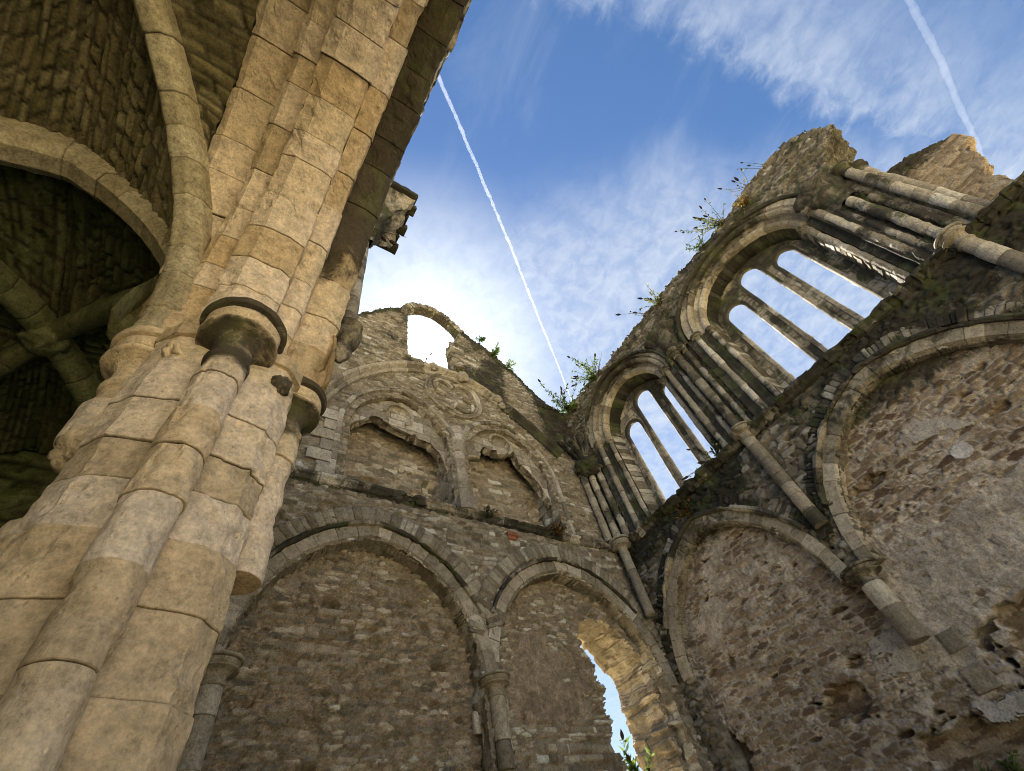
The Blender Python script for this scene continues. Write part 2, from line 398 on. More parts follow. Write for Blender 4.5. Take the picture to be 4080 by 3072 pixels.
def field(name, frame, rng, step, inside, depth, hfun, mat, parent, thick=0.0, rim_seed=5, back=True, label=None, rim_tint=0.0, rim_stain=0.0, rim_warp=None):
    u0, u1, v0, v1 = rng
    nu = int(round((u1 - u0) / step)) + 1; nv = int(round((v1 - v0) / step)) + 1
    U, V = np.meshgrid(np.linspace(u0, u1, nu), np.linspace(v0, v1, nv))
    cU = (U[:-1, :-1] + U[1:, 1:]) / 2; cV = (V[:-1, :-1] + V[1:, 1:]) / 2
    mask = np.ones(cU.shape, bool) if inside is None else inside(cU, cV)
    h, tint, mort, st = hfun(U, V)
    if np.isscalar(depth) is False: depth_a = depth(U, V)
    else: depth_a = np.full_like(U, depth)
    P = frame(U, V, depth_a + h)
    I = np.arange(nu * nv).reshape(nv, nu)
    a, b, c, d = I[:-1, :-1][mask], I[:-1, 1:][mask], I[1:, 1:][mask], I[1:, :-1][mask]
    quads = np.stack([a, b, c, d], 1)
    acc = Acc()
    used = np.zeros(nu * nv, bool); used[quads.ravel()] = True; remap = np.cumsum(used) - 1
    acc.add(P.reshape(-1, 3)[used], remap[quads], tint.ravel()[used], mort.ravel()[used], st.ravel()[used])
    if thick > 0:
        pm = np.pad(mask, 1)
        E = []
        for (di, dj, A, B) in ((-1, 0, a, b), (1, 0, c, d), (0, 1, b, c), (0, -1, d, a)):
            nb = pm[1 + di:1 + di + mask.shape[0], 1 + dj:1 + dj + mask.shape[1]][mask]
            E.append(np.stack([A, B], 1)[~nb])
        E = np.concatenate(E)
        bv = np.unique(E); rm = np.full(nu * nv, -1); rm[bv] = np.arange(len(bv))
        nl = max(2, int(thick / max(0.05, step * 1.6)) + 1)
        bu = U.ravel()[bv]; bvv = V.ravel()[bv]; d0 = (depth_a + h).ravel()[bv]
        L = np.linspace(0, 1, nl)
        DD = d0[None] * (1 - L[:, None]) + (depth_a.ravel()[bv] - thick)[None] * L[:, None]
        UU = np.broadcast_to(bu, DD.shape).copy(); VV = np.broadcast_to(bvv, DD.shape).copy()
        dd, sid, _, _, _, _ = rubble(DD * 1.0 + 50 + UU * 0.13, VV + 0.6 * UU * (0), rim_seed, (0.1, 0.24), (0.18, 0.5))
        Pn = np.stack([UU * 5, VV * 5, DD * 5], -1)
        w = np.minimum(1, L * 6)[:, None] * np.minimum(1, (1 - L) * 6 + 0.2)[:, None]
        UU += w * 0.07 * noise3(Pn, rim_seed) + w * 0.07 * (rnd(sid, 3) - 0.5); VV += w * 0.07 * noise3(Pn + 9, rim_seed) + w * 0.05 * (rnd(sid, 6) - 0.5)
        if rim_warp is not None: UU, VV = rim_warp(UU, VV, L[:, None])
        RP = frame(UU, VV, DD).reshape(-1, 3)
        base = rm[E]; n = len(bv); Fq = []
        for l in range(nl - 1):
            Fq.append(np.stack([base[:, 1] + l * n, base[:, 0] + l * n, base[:, 0] + (l + 1) * n, base[:, 1] + (l + 1) * n], 1))
        acc.add(RP, np.concatenate(Fq), np.clip(rnd(sid, 4).ravel() + rim_tint, 0, 1), (1 - ss(dd, 0.008, 0.022)).ravel(),
                np.clip(np.broadcast_to(st.ravel()[bv], DD.shape).ravel() * 0.6 + rim_stain, 0, 1))
        if back:
            BP = frame(U, V, depth_a - thick).reshape(-1, 3)[used]
            acc.add(BP, remap[quads][:, ::-1], tint.ravel()[used], mort.ravel()[used], st.ravel()[used])
    return acc.build(name, mat, parent, True, label)


def sweep_into(acc, path, out, dep, prof, closed=False, vlen=0.35, seed=0, groove=0.012, jit=0.006, pstep=0.05, sstep_=0.07, rough=0.006, stain=None, caps=True, tint_amp=1.0, rag=0.0, gw=0.009):
    """carry a profile (out, depth) along a path; every stone is its own length, seat and shade"""
    path = np.asarray(path, float); seg = np.linalg.norm(np.diff(path, axis=0), axis=1); cum = np.concatenate([[0], np.cumsum(seg)]); T = cum[-1]
    rs = np.random.RandomState(seed); j = [0.0]
    while j[-1] < T - vlen * 0.55: j.append(j[-1] + vlen * rs.uniform(0.7, 1.3))
    j[-1] = T if len(j) > 1 else j[-1]
    if j[-1] < T: j.append(T)
    S = []; VI = []; G = []
    g = gw; jr = 0.2 + 1.15 * rs.rand(len(j)) ** 1.3
    for i in range(len(j) - 1):
        a, b_ = j[i], j[i + 1]; n = max(2, int((b_ - a - 2 * g) / sstep_) + 1)
        s = np.concatenate([[a + 0.001], [a + g * 0.8], np.linspace(a + 2.2 * g, b_ - 2.2 * g, n), [b_ - g * 0.8], [b_ - 0.001]])
        S.append(s); VI.append(np.full(len(s), i)); q = np.zeros(len(s)); q[0] = jr[i]; q[-1] = jr[i + 1]; q[1] = 0.35 * jr[i]; q[-2] = 0.35 * jr[i + 1]; G.append(q)
    S = np.concatenate(S); VI = np.concatenate(VI); G = np.concatenate(G)
    itp = lambda A: np.stack([np.interp(S, cum, np.asarray(A)[:, k]) for k in range(3)], 1)
    C = itp(path)
    O = itp(np.broadcast_to(out, path.shape)); O /= np.linalg.norm(O, axis=1)[:, None]
    D = itp(np.broadcast_to(dep, path.shape)); D /= np.linalg.norm(D, axis=1)[:, None]
    pr = [np.array(p, float) for p in prof]
    if closed: pr = pr + [pr[0]]
    pp = []
    for a, b_ in zip(pr[:-1], pr[1:]):
        n = max(1, int(round(np.linalg.norm(b_ - a) / pstep)))
        for t in range(n): pp.append(a + (b_ - a) * t / n)
    if not closed: pp.append(pr[-1])
    pp = np.array(pp); m = len(pp)
    tg = np.roll(pp, -1, 0) - np.roll(pp, 1, 0) if closed else np.gradient(pp, axis=0)
    nrm = np.stack([tg[:, 1], -tg[:, 0]], 1); nrm /= np.linalg.norm(nrm, axis=1)[:, None] + 1e-9
    cen = pp.mean(0)
    if np.sum((pp - cen) * nrm) < 0: nrm = -nrm
    rj = (rs.rand(len(j), 2) - 0.5) * 2 * jit
    tv = rs.rand(len(j))
    off = rj[VI, 0][:, None] - groove * G[:, None] + np.zeros((1, m))
    base = C[:, None] + O[:, None] * pp[None, :, 0:1] + D[:, None] * pp[None, :, 1:2]
    P3 = base
    off = off + rough * (fbm3(P3 * 9, 3, seed) * 1.6 + fbm3(P3 * 2.2, 2, seed + 5) * 1.2)
    if rag > 0: off = off - rag * ss(fbm3(P3 * 3.2, 3, seed + 8), 0.17, 0.24) * (0.7 + 0.8 * fbm3(P3 * 16, 2, seed + 12))
    P = base + (O[:, None] * nrm[None, :, 0:1] + D[:, None] * nrm[None, :, 1:2]) * off[..., None]
    N = len(S); I = np.arange(N * m).reshape(N, m)
    if closed: a, b_ = I[:-1], I[1:]; F = np.stack([a, np.roll(a, -1, 1), np.roll(b_, -1, 1), b_], -1).reshape(-1, 4)
    else: a, b_ = I[:-1], I[1:]; F = np.stack([a[:, :-1], a[:, 1:], b_[:, 1:], b_[:, :-1]], -1).reshape(-1, 4)
    tint = np.clip(0.5 + (tv[VI] - 0.5) * tint_amp, 0, 1)[:, None] + np.zeros((1, m))
    mort = np.clip(G, 0, 1)[:, None] + np.zeros((1, m))
    Pf = P.reshape(-1, 3)
    stv = 0.0 if stain is None else (stain(Pf) if callable(stain) else stain)
    acc.add(Pf, F, tint.ravel(), mort.ravel(), stv)
    if caps:
        for ring, fl in ((I[0], 1), (I[-1], -1)):
            c = P[0 if fl == 1 else -1].mean(0); nV = np.vstack([P[0 if fl == 1 else -1], c]); k = np.arange(m if closed else m - 1)
            acc.add(nV, np.stack([k, np.full_like(k, m), (k + 1) % m], 1), 0.3, 0.2, 0.2)


def sweep(name, mat, parent, *a, label=None, **k):
    acc = Acc(); sweep_into(acc, *a, **k); return acc.build(name, mat, parent, False, label)


def circle_prof(r, n=16, a0=0.0, a1=2 * math.pi, c=(0, 0)):
    full = abs(a1 - a0) > 6.28
    t = np.linspace(a0, a1, n, endpoint=not full)
    return [(c[0] + r * math.cos(x), c[1] + r * math.sin(x)) for x in t]


def shaft(name, mat, parent, x, y, z0, z1, r, vlen=0.45, seed=0, label=None, n=18, rough=0.005, **k):
    return sweep(name, mat, parent, np.array([[x, y, z0], [x, y, z1]]), (1, 0, 0), (0, 1, 0), circle_prof(r, max(n, int(6.28 * r / 0.014) if 'sstep_' in k else n + 6)), closed=True, vlen=vlen, seed=seed, label=label, pstep=min(r * 0.25, 0.03) if r < 0.13 or 'sstep_' not in k else 0.014, rough=rough, **k)


def lathe(name, mat, parent, x, y, prof, n=32, seed=0, stain=0.0, rough=0.006, label=None, tint=0.5, seg=0.016):
    pr = []
    for (a, b_) in zip(prof[:-1], prof[1:]):
        k = max(1, int(math.hypot(b_[0] - a[0], b_[1] - a[1]) / seg))
        for t in range(k): pr.append((a[0] + (b_[0] - a[0]) * t / k, a[1] + (b_[1] - a[1]) * t / k))
    pr.append(prof[-1]); pr = np.array(pr); th = np.linspace(0, 2 * math.pi, n, endpoint=False)
    P = np.stack([x + pr[:, 0:1] * np.cos(th), y + pr[:, 0:1] * np.sin(th), pr[:, 1:2] + 0 * th], -1)
    nz = fbm3(P * 10, 3, seed)
    rr = 1 + 0 * nz
    P[..., 0] += np.cos(th) * rough * 1.8 * nz; P[..., 1] += np.sin(th) * rough * 1.8 * nz
    m = len(pr); I = np.arange(m * n).reshape(m, n)
    F = np.stack([I[:-1], np.roll(I[:-1], -1, 1), np.roll(I[1:], -1, 1), I[1:]], -1).reshape(-1, 4)
    acc = Acc(); st = stain(P.reshape(-1, 3)) if callable(stain) else stain
    acc.add(P.reshape(-1, 3), F, tint, 0, st)
    for row, fl in ((0, 1), (m - 1, -1)):
        acc.add(np.vstack([P[row], P[row].mean(0)]), np.stack([np.arange(n), np.full(n, n), (np.arange(n) + 1) % n], 1), tint, 0, 0.2)
    return acc.build(name, mat, parent, True, label)


def cap_prof(r, R, zt, h):
    """moulded bell capital: necking, bell, two rolls under the abacus"""
    q = R - r
    return [(r, zt - h), (r * 1.13, zt - h + 0.015), (r * 1.15, zt - h + 0.04), (r * 1.03, zt - h + 0.055), (r, zt - h * 0.70), (r + q * 0.06, zt - h * 0.60), (r + q * 0.22, zt - h * 0.52), (r + q * 0.58, zt - h * 0.47), (r + q * 0.70, zt - h * 0.465),
            (r + q * 0.80, zt - h * 0.45), (r + q * 0.82, zt - h * 0.42), (r + q * 0.74, zt - h * 0.395), (r + q * 0.42, zt - h * 0.38), (r + q * 0.42, zt - h * 0.36), (r + q * 0.60, zt - h * 0.31), (r + q * 0.74, zt - h * 0.21), (r + q * 0.76, zt - h * 0.17), (r + q * 0.55, zt - h * 0.155), (r + q * 0.56, zt - h * 0.135),
            (r + q * 0.92, zt - h * 0.125), (R, zt - h * 0.08), (r + q * 0.97, zt - h * 0.02), (r + q * 0.85, zt)]


# ---------------------------------------------------------------- the places of the ruin (metres)
D1 = 8.0; D2 = 10.72; SPR = 3.45; SILL = 7.3; FLOOR = -1.6
F1 = lambda U, V, D: np.stack([U, D1 - D, V], -1)            # end wall, seen from the transept
F2 = lambda U, V, D: np.stack([D2 - D, U, V], -1)            # side wall


def p1(pts, d=0.0): pts = np.asarray(pts, float); return F1(pts[:, 0], pts[:, 1], np.full(len(pts), d))
def p2(pts, d=0.0): pts = np.asarray(pts, float); return F2(pts[:, 0], pts[:, 1], np.full(len(pts), d))


def arch_frames(pts, to3, dep):
    """path, outward direction of an arch polyline given in wall coordinates"""
    pts = np.asarray(pts, float); t = np.gradient(pts, axis=0); t /= np.linalg.norm(t, axis=1)[:, None]
    n = np.stack([-t[:, 1], t[:, 0]], 1)
    A = to3(pts); B = to3(pts + n); return A, B - A


DEP1 = np.array([0, -1.0, 0]); DEP2 = np.array([-1.0, 0, 0])


def ring(name, mat, parent, pts, wall, prof, **k):
    to3, dep = (p1, DEP1) if wall == 1 else (p2, DEP2)
    A, O = arch_frames(pts, to3, dep)
    return sweep(name, mat, parent, A, O, np.broadcast_to(dep, A.shape), prof, **k)


def band_stain(z0, w, k=1.0):
    return lambda P: k * np.exp(-((P[:, 2] - z0) / w) ** 2)


# ================================================================= END WALL (gable)
def build_end_wall():
    W = thing('gable_wall', (5.4, D1, FLOOR), 'tall ruined gable wall with two blind arches, walled-up windows and an empty arched opening at its top', 'wall')
    outline = np.array([(-5, 11.0), (-2, 12.4), (0, 13.6), (1.84, 15.0), (2.52, 16.0), (3.0, 16.5), (3.45, 16.9), (3.62, 17.25), (3.95, 17.75), (4.27, 18.0), (4.98, 18.15), (5.6, 17.95), (6.1, 17.5), (6.44, 17.1), (6.8, 16.9), (7.29, 16.67),
                        (8.03, 16.05), (8.74, 15.3), (9.39, 14.5), (10.09, 13.9), (10.95, 13.75)])
    A1 = (0.78, 5.2, SPR, 2.56); A2 = (5.66, 10.38, SPR, 2.56)
    L = (2.13, 5.02, 9.35, 1.75); R = (5.62, 8.62, 9.35, 1.8)
    gw = [(3.75, 13.62), (3.75, 16.7), (3.9, 17.15), (4.2, 17.5), (4.6, 17.74), (5.0, 17.8), (5.4, 17.66), (5.75, 17.3), (6.05, 16.98), (6.12, 16.55), (5.8, 15.95), (5.56, 15.75), (5.56, 13.62)]

    def ins(u, v):
        top = np.interp(u, outline[:, 0], outline[:, 1]) + 0.12 * (rnd(np.floor(u / 0.22), 5) - 0.5) + 0.10 * fbm2(u * 2.5, v * 2.5, 2, 8)
        jag = 0.035 * noise2(u * 6, v * 6, 12)
        r = v < top
        r &= ~in_arch(u, v, *A1); r &= ~in_arch(u, v, *A2)
        r &= ~(in_arch(u, v, *L) & (v > SILL)); r &= ~(in_arch(u, v, *R) & (v > SILL))
        r &= ~inpoly(u + jag, v + jag, gw)
        return r

    def stain(u, v):
        n = fbm2(u * 0.8, v * 0.8, 3, 77)
        s = 0.75 * np.exp(-((v - SILL + 0.05) / 0.16) ** 2)
        up = ss(v, 12.2, 13.4) * (0.30 + 0.5 * n)
        rt = ss(u, 8.0, 10.2) * ss(v, 10.0, 11.5) * 0.62
        s = np.maximum(s, np.maximum(up, rt)); s += 0.35 * np.exp(-((v - np.interp(u, outline[:, 0], outline[:, 1])) / 0.35) ** 2)
        s += 0.10 * ss(v, 5.2, 6.8) * (1 - ss(v, 6.9, 7.3))
        return np.clip(s + 0.06, 0, 1)
    hf = masonry(101, amp=0.06, ch=(0.08, 0.17), sw=(0.14, 0.5), jw=(0.003, 0.016), stain=stain, vor=0.16, vs=(0.25, 0.09), miss=0.012, edge=0.014)
    field('masonry', F1, (0.25, 10.78, FLOOR, 13.45), 0.027, ins, -0.045, hf, M_GAB, W, thick=1.25, rim_stain=0.15)
    field('gable_masonry', F1, (0.25, 10.78, 13.42, 18.45), 0.028, ins, -0.045, hf, M_GAB, W, thick=0.3, rim_stain=0.2)
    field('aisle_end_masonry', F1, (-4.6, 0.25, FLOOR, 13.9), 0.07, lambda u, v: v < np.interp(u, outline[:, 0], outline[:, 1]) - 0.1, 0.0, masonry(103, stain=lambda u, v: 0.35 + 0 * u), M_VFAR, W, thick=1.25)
    # ---- lower blind arches
    for i, (A, seed) in enumerate(((A1, 11), (A2, 12))):
        ul, ur = A[0] - 0.2, A[1] + (0.2 if i == 0 else 0.75)
        if i == 0:
            cav = [(2.35, 4.75, 0.2, 0.1, 0.3), (3.95, 1.75, 0.55, 0.12, 0.14), (4.2, 0.72, 0.3, 0.22, 0.35), (1.6, 1.3, 0.25, 0.1, 0.12), (3.1, 2.2, 0.3, 0.08, 0.08)]
            pl = lambda u, v, cu, cv, t: 0.7 * ss(fbm2(cu * 1.5, cv * 1.5, 3, 5) + 0.5 * (t - 0.5), 0.30, 0.5)
            ins2 = lambda u, v: (v < 6.3)
            tb = 0.0
        else:
            cav = [(7.0, 1.35, 0.7, 0.35, 0.3), (6.6, 3.35, 0.10, 0.06, 0.1)]
            pl = lambda u, v, cu, cv, t: ss(0.9 - np.hypot((u - 7.0) / 1.3, (v - 3.6) / 1.15) + 0.7 * fbm2(u * 1.6, v * 1.6, 3, 15) + 0.25 * (t - 0.5), 0.0, 0.25) * 0.95
            hole = [(8.2, 4.5), (8.45, 4.9), (8.9, 5.1), (9.4, 5.05), (9.8, 4.75), (10.28, 4.15), (10.34, 0.2), (9.3, 0.2), (9.05, 1.2), (8.85, 1.75), (8.66, 1.98), (8.4, 2.25), (8.36, 2.5), (8.52, 2.8), (8.48, 3.2), (8.62, 3.55), (8.46, 3.85), (8.42, 4.1)]
            ins2 = lambda u, v: (v < 6.3) & ~inpoly(u + 0.17 * fbm2(u * 4, v * 4, 3, 3) + 0.05 * (rnd(np.floor(v / 0.13), 2) - .5), v + 0.20 * fbm2(u * 4, v * 4, 3, 4), hole)
            tb = 0.1
        pn = field('blind_panel', F1, (ul, ur, FLOOR, 6.4), 0.022, ins2, -0.42, masonry(200 + seed, amp=0.08, ch=(0.05, 0.17), sw=(0.10, 0.46), jw=(0.003, 0.016), plaster=pl, cav=cav, tintb=tb, warp=0.07, vor=0.18, vs=(0.25, 0.09), und=0.05, miss=0.035, edge=0.010), M_LOW, W, thick=1.1 if i else 0.2, rim_tint=0.0, back=True, rim_warp=(lambda UU, VV, L: (UU - 0.10 * L * ss(UU, 9.3, 10.0), VV)) if i else None)
        pts = np.vstack([[(A[0], SPR)], arch_pts(*A)[1:-1], [(A[1], SPR)]])
        ring('arch_ring', M_ASH, pn, pts, 1, [(0.0, -0.46), (0.0, -0.09), (0.07, 0.03), (0.33, 0.035), (0.33, -0.05)], vlen=0.34, seed=seed, rough=0.006, stain=lambda P: 0.22 * ss(P[:, 2], 5.2, 6.1) + 0.08)
        hp = pts[pts[:, 1] > 4.4] if i == 0 else pts[(pts[:, 1] > 4.4) & ((pts[:, 0] < 8) | (pts[:, 1] > 4.9))]
        ring('hood_mould', M_ASH, pn, hp, 1, [(0.30, 0.0), (0.31, 0.11), (0.35, 0.14), (0.39, 0.10), (0.40, 0.0)], vlen=0.5, seed=seed + 40, stain=lambda P: 0.5 + 0.7 * fbm3(P * 1.2, 3, 6), rough=0.015, jit=0.01, rag=0.06)
        # turned voussoirs of rough slabs over the arch
        A_, O_ = arch_frames(pts[4:-4], p1, DEP1)
        acc = Acc(); sweep_into(acc, A_, O_, np.broadcast_to(DEP1, A_.shape), [(0.43, -0.05), (0.44, 0.045), (0.78, 0.04), (0.80, -0.05)], vlen=0.11, seed=seed + 60, groove=0.025, jit=0.016, sstep_=0.05, rough=0.014, stain=0.14, tint_amp=0.7)
        acc.build('relieving_slabs', M_GAB, pn)
    # ---- string course under the walled-up windows
    sweep('string_course', M_ASH, W, p1([(0.3, SILL), (2.5, SILL + 0.01), (5.5, SILL - 0.01), (8.4, SILL - 0.07), (10.6, SILL - 0.1)]), (0, 0, 1), DEP1,
          [(-0.16, -0.02), (-0.14, 0.05), (-0.06, 0.09), (-0.03, 0.13), (0.03, 0.14), (0.06, 0.02)], vlen=0.4, seed=31, rough=0.022, jit=0.015, stain=lambda P: 0.46 + 0.6 * fbm3(P * 1.1, 3, 2), rag=0.07, tint_amp=1.2)
    # ---- the two walled-up windows
    for i, (Q, seed) in enumerate(((L, 21), (R, 22))):
        cav = [(4.75, 8.55, 0.22, 0.3, 0.3), (3.9, 9.0, 0.08, 0.06, 0.15)] if i == 0 else [(8.35, 8.6, 0.25, 0.5, 0.3)]
        pn = field('walled_up_window', F1, (Q[0] - 0.15, Q[1] + 0.15, SILL - 0.1, 11.4), 0.027, None, -0.85, masonry(300 + seed, amp=0.07, ch=(0.08, 0.2), sw=(0.14, 0.55), jw=(0.003, 0.016), miss=0.02, cav=cav, warp=0.07, vor=0.12, vs=(0.36, 0.14), stain=lambda u, v: 0.05 + 0.3 * ss(v, 9.2, 10.5),
                   plaster=lambda u, v, cu, cv, t: 0.5 * ss(fbm2(cu, cv, 2, 8) + 0.3 * (t - .5), 0.05, 0.3)), M_LOW, W, thick=0.2)
        ap = arch_pts(*Q)
        pts = np.vstack([[(Q[0], SILL + 0.05)], [(Q[0], 8.4)], ap, [(Q[1], 8.4)], [(Q[1], SILL + 0.05)]]) if i == 1 else np.vstack([[(Q[0], SILL + 0.05)], [(Q[0], 8.4)], ap[:-1]])
        ring('arch_moulding', M_ASH, pn, pts, 1, [(0.0, -0.88), (0.0, -0.20), (0.04, -0.12), (0.10, -0.06), (0.12, -0.13), (0.19, -0.05), (0.21, 0.06), (0.27, 0.09), (0.34, 0.05), (0.34, -0.04)], vlen=0.33, seed=seed, rough=0.007, stain=lambda P: 0.15 + 0.25 * ss(P[:, 2], 10.4, 11.3))
        # broken cusped tracery head hanging in the arch
        if i == 0: low = [(Q[0], 9.1), (2.14, 9.46), (2.45, 9.8), (2.75, 10.08), (2.98, 10.12), (3.1, 10.02), (3.74, 9.86), (3.88, 9.78), (4.05, 9.86), (4.12, 9.7), (4.51, 9.66), (4.8, 9.36), (5.0, 8.7), (Q[1], 8.5)]
        else: low = [(Q[0], 9.6), (5.72, 9.66), (6.12, 9.74), (6.22, 9.95), (6.42, 10.3), (6.6, 10.2), (7.0, 10.28), (7.35, 10.4), (7.62, 10.5), (7.7, 10.1), (7.86, 9.9), (8.2, 9.5), (8.45, 9.0), (Q[1], 8.5)]
        poly = low + [(Q[1], 12), (Q[0], 12)]
        fo = (3.52, 10.48) if i == 0 else (7.1, 10.62)

        def dep(u, v, fo=fo, Q=Q):
            r = np.hypot(u - fo[0], v - fo[1])
            return -0.2 - 0.13 * (1 - ss(r, 0.36, 0.40)) + 0.03 * np.exp(-((r - 0.43) / 0.04) ** 2)
        field('tracery_head', F1, (Q[0] - 0.05, Q[1] + 0.05, 8.4, 11.4), 0.022, lambda u, v, poly=poly, Q=Q: inpoly(u + 0.03 * noise2(u * 9, v * 9, 2), v + 0.03 * noise2(u * 9, v * 9, 3), poly) & in_arch(u, v, *Q, grow=0.05), dep,
              masonry(320 + seed, amp=0.012, ch=(0.25, 0.5), sw=(0.3, 0.7), jw=(0.002, 0.006), und=0.01, stain=lambda u, v: 0.22 + 0 * u), M_ASH, pn, thick=0.26)
        c = np.linspace(-0.35 * math.pi, 1.05 * math.pi, 40); cp = np.stack([fo[0] + 0.42 * np.cos(c), fo[1] + 0.42 * np.sin(c)], 1)[::-1]
        ring('foil_moulding', M_ASH, pn, cp, 1, [(-0.05, -0.2), (-0.05, -0.14), (0, -0.11), (0.05, -0.14), (0.05, -0.2)], vlen=0.6, seed=seed + 3, rough=0.006, stain=0.2)
    # mullion between them
    mu = thing_part = Acc()
    sweep_into(mu, p1([(5.31, SILL + 0.02), (5.31, 9.4)]), (1, 0, 0), DEP1, [(-0.30, -0.87), (-0.29, -0.2), (-0.17, -0.06), (-0.15, 0.05), (0.02, 0.12), (0.16, 0.05), (0.18, -0.06), (0.30, -0.2), (0.31, -0.87)], vlen=0.38, seed=51, rough=0.008, stain=0.12)
    sweep_into(mu, p1([(5.31, 9.4), (5.33, 9.95), (5.35, 10.5)]), (1, 0, 0), DEP1, [(-0.26, -0.3), (-0.20, 0.0), (-0.05, 0.11), (0.08, 0.11), (0.24, 0.0), (0.3, -0.3)], vlen=0.4, seed=52, rough=0.01, stain=0.25)
    mu.build('mullion', M_ASH, W)
    sweep('mullion_base', M_ASH, W, p1([(5.3, SILL - 0.02), (5.3, SILL + 0.42)]), (1, 0, 0), DEP1, [(-0.24, -0.05), (-0.22, 0.15), (0.0, 0.22), (0.27, 0.15), (0.3, -0.05)], vlen=0.6, seed=53, rough=0.012)
    # ---- roundel with broken foils
    c = np.linspace(0, 2 * math.pi, 73); ctr = (5.38, 12.08)
    rp = np.stack([ctr[0] + 1.0 * np.cos(c), ctr[1] + 1.0 * np.sin(c)], 1)[::-1]
    rd = ring('roundel', M_ASH, W, rp, 1, [(-0.13, -0.02), (-0.12, 0.06), (-0.07, 0.09), (-0.03, 0.03), (0.03, 0.12), (0.08, 0.09), (0.09, -0.02)], vlen=0.5, seed=61, rough=0.016, rag=0.05, stain=lambda P: 0.25 + 0.6 * fbm3(P * 1.3, 3, 6))
    for (a, w0, w1) in ((2.45, -2.2, 2.3), (0.75, -2.3, 1.9), (-0.75, -1.9, 2.3), (-2.3, 0.2, 2.2)):
        cx, cy = ctr[0] + 0.47 * math.cos(a), ctr[1] + 0.47 * math.sin(a); t = np.linspace(a + w0, a + w1, 26)[::-1]
        ring('foil', M_ASH, rd, np.stack([cx + 0.36 * np.cos(t), cy + 0.36 * np.sin(t)], 1), 1, [(-0.06, 0.0), (-0.06, 0.09), (0, 0.13), (0.055, 0.09), (0.06, 0.0)], vlen=0.4, seed=int(a * 10) + 80, rough=0.016, rag=0.05, stain=0.25)
    # ---- great relieving hood over the pair
    hp = spline([(0.9, 9.0), (1.45, 10.34), (1.95, 11.22), (2.66, 12.0), (3.48, 12.62), (4.38, 13.03), (5.35, 13.22), (6.2, 13.1), (6.99, 12.72), (7.95, 12.08), (8.94, 11.3), (9.5, 10.75)])
    ring('hood_mould', M_ASH, W, hp, 1, [(-0.2, -0.02), (-0.19, 0.07), (-0.12, 0.13), (-0.06, 0.05), (0.02, 0.20), (0.10, 0.25), (0.17, 0.14), (0.18, -0.02)], vlen=0.55, seed=71, rough=0.012, stain=lambda P: 0.25 + 0.35 * ss(P[:, 0], 5.5, 9), rag=0.03)
    for k, (x, z, r) in enumerate(((5.78, 13.2, 0.24), (4.62, 13.2, 0.17), (7.15, 12.68, 0.17), (7.3, 12.35, 0.13))):
        blob('carved_boss', M_ASH, W, (x, D1 - 0.17, z), (r, r * 0.8, r), 90 + k, 0.22)
    # arch of the gable opening: thin ring of slabs left standing free
    gp = spline([(3.64, 16.5), (3.70, 17.0), (3.98, 17.46), (4.42, 17.82), (4.97, 17.92), (5.46, 17.76), (5.85, 17.4), (6.25, 17.0)])
    ring('gable_arch', M_GAB, W, gp, 1, [(-0.08, -0.28), (-0.08, 0.03), (0.15, 0.05), (0.18, -0.28)], closed=True, vlen=0.12, seed=95, groove=0.025, jit=0.03, rough=0.018, stain=0.35)
    # respond shafts of the wall arcade
    def respond(x, y, zb, zt, r, seed, st=0.15, lab=None):
        s = shaft('respond_shaft', M_ASH, W, x, y, zb, zt - 0.36, r, seed=seed, vlen=0.5, stain=st, label=lab)
        lathe('capital', M_ASH, s, x, y, cap_prof(r, r * 2.15, zt, 0.36), seed=seed, stain=st + 0.1)
        return s
    respond(5.42, D1 - 0.02, 2.05, SPR + 0.02, 0.15, 601)
    respond(0.74, D1 - 0.05, FLOOR, SPR + 0.05, 0.16, 602, 0.2)
    acc = Acc()
    for k, (z0, z1) in enumerate(((2.75, 3.1), (1.9, 2.2), (1.2, 1.65), (0.4, 0.8))):
        for s in (-1, 1):
            x = 5.42 + s * (0.24 + 0.07 * ((k + (s > 0)) % 2))
            sweep_into(acc, p1([(x, z0 + 0.1 * s), (x, z1 + 0.1 * s)]), (1, 0, 0), DEP1, [(-0.12, -0.34), (-0.12, -0.24), (0.12, -0.24), (0.12, -0.34)], vlen=0.5, seed=620 + k, rough=0.008)
    acc.build('bonding_stones', M_ASH, W)
    # ashlar strip between the two panels below the capital
    field('pier_strip', F1, (5.16, 5.70, FLOOR, SPR), 0.03, None, -0.2, masonry(640, amp=0.03, ch=(0.18, 0.4), sw=(0.2, 0.5)), M_LOW, W)
    # white-ish quoins round the left jamb of the left window
    acc = Acc()
    for k in range(6):
        z = SILL + 0.12 + k * 0.36; w = 0.55 if k % 2 else 0.3
        sweep_into(acc, p1([(2.1 - w / 2 - 0.3, z), (2.1 - w / 2 - 0.3, z + 0.34)]), (1, 0, 0), DEP1, [(-w / 2, -0.02), (-w / 2, 0.05), (w / 2, 0.05), (w / 2, -0.02)], vlen=0.9, seed=650 + k, rough=0.01)
    acc.build('quoins', M_ASH, W)
    # one red brick patch in the wall
    acc = Acc()
    for k, (x, z, w, d) in enumerate(((6.62, 6.88, 0.34, 0.06), (6.58, 6.78, 0.25, 0.05))):
        sweep_into(acc, p1([(x - w / 2, z), (x + w / 2, z)]), (0, 0, 1), DEP1, [(-0.045, -0.02), (-0.045, d), (0.045, d), (0.045, -0.02)], vlen=0.3, seed=660 + k, rough=0.006)
    acc.build('brick_patch', M_BRICK, W)
    return W


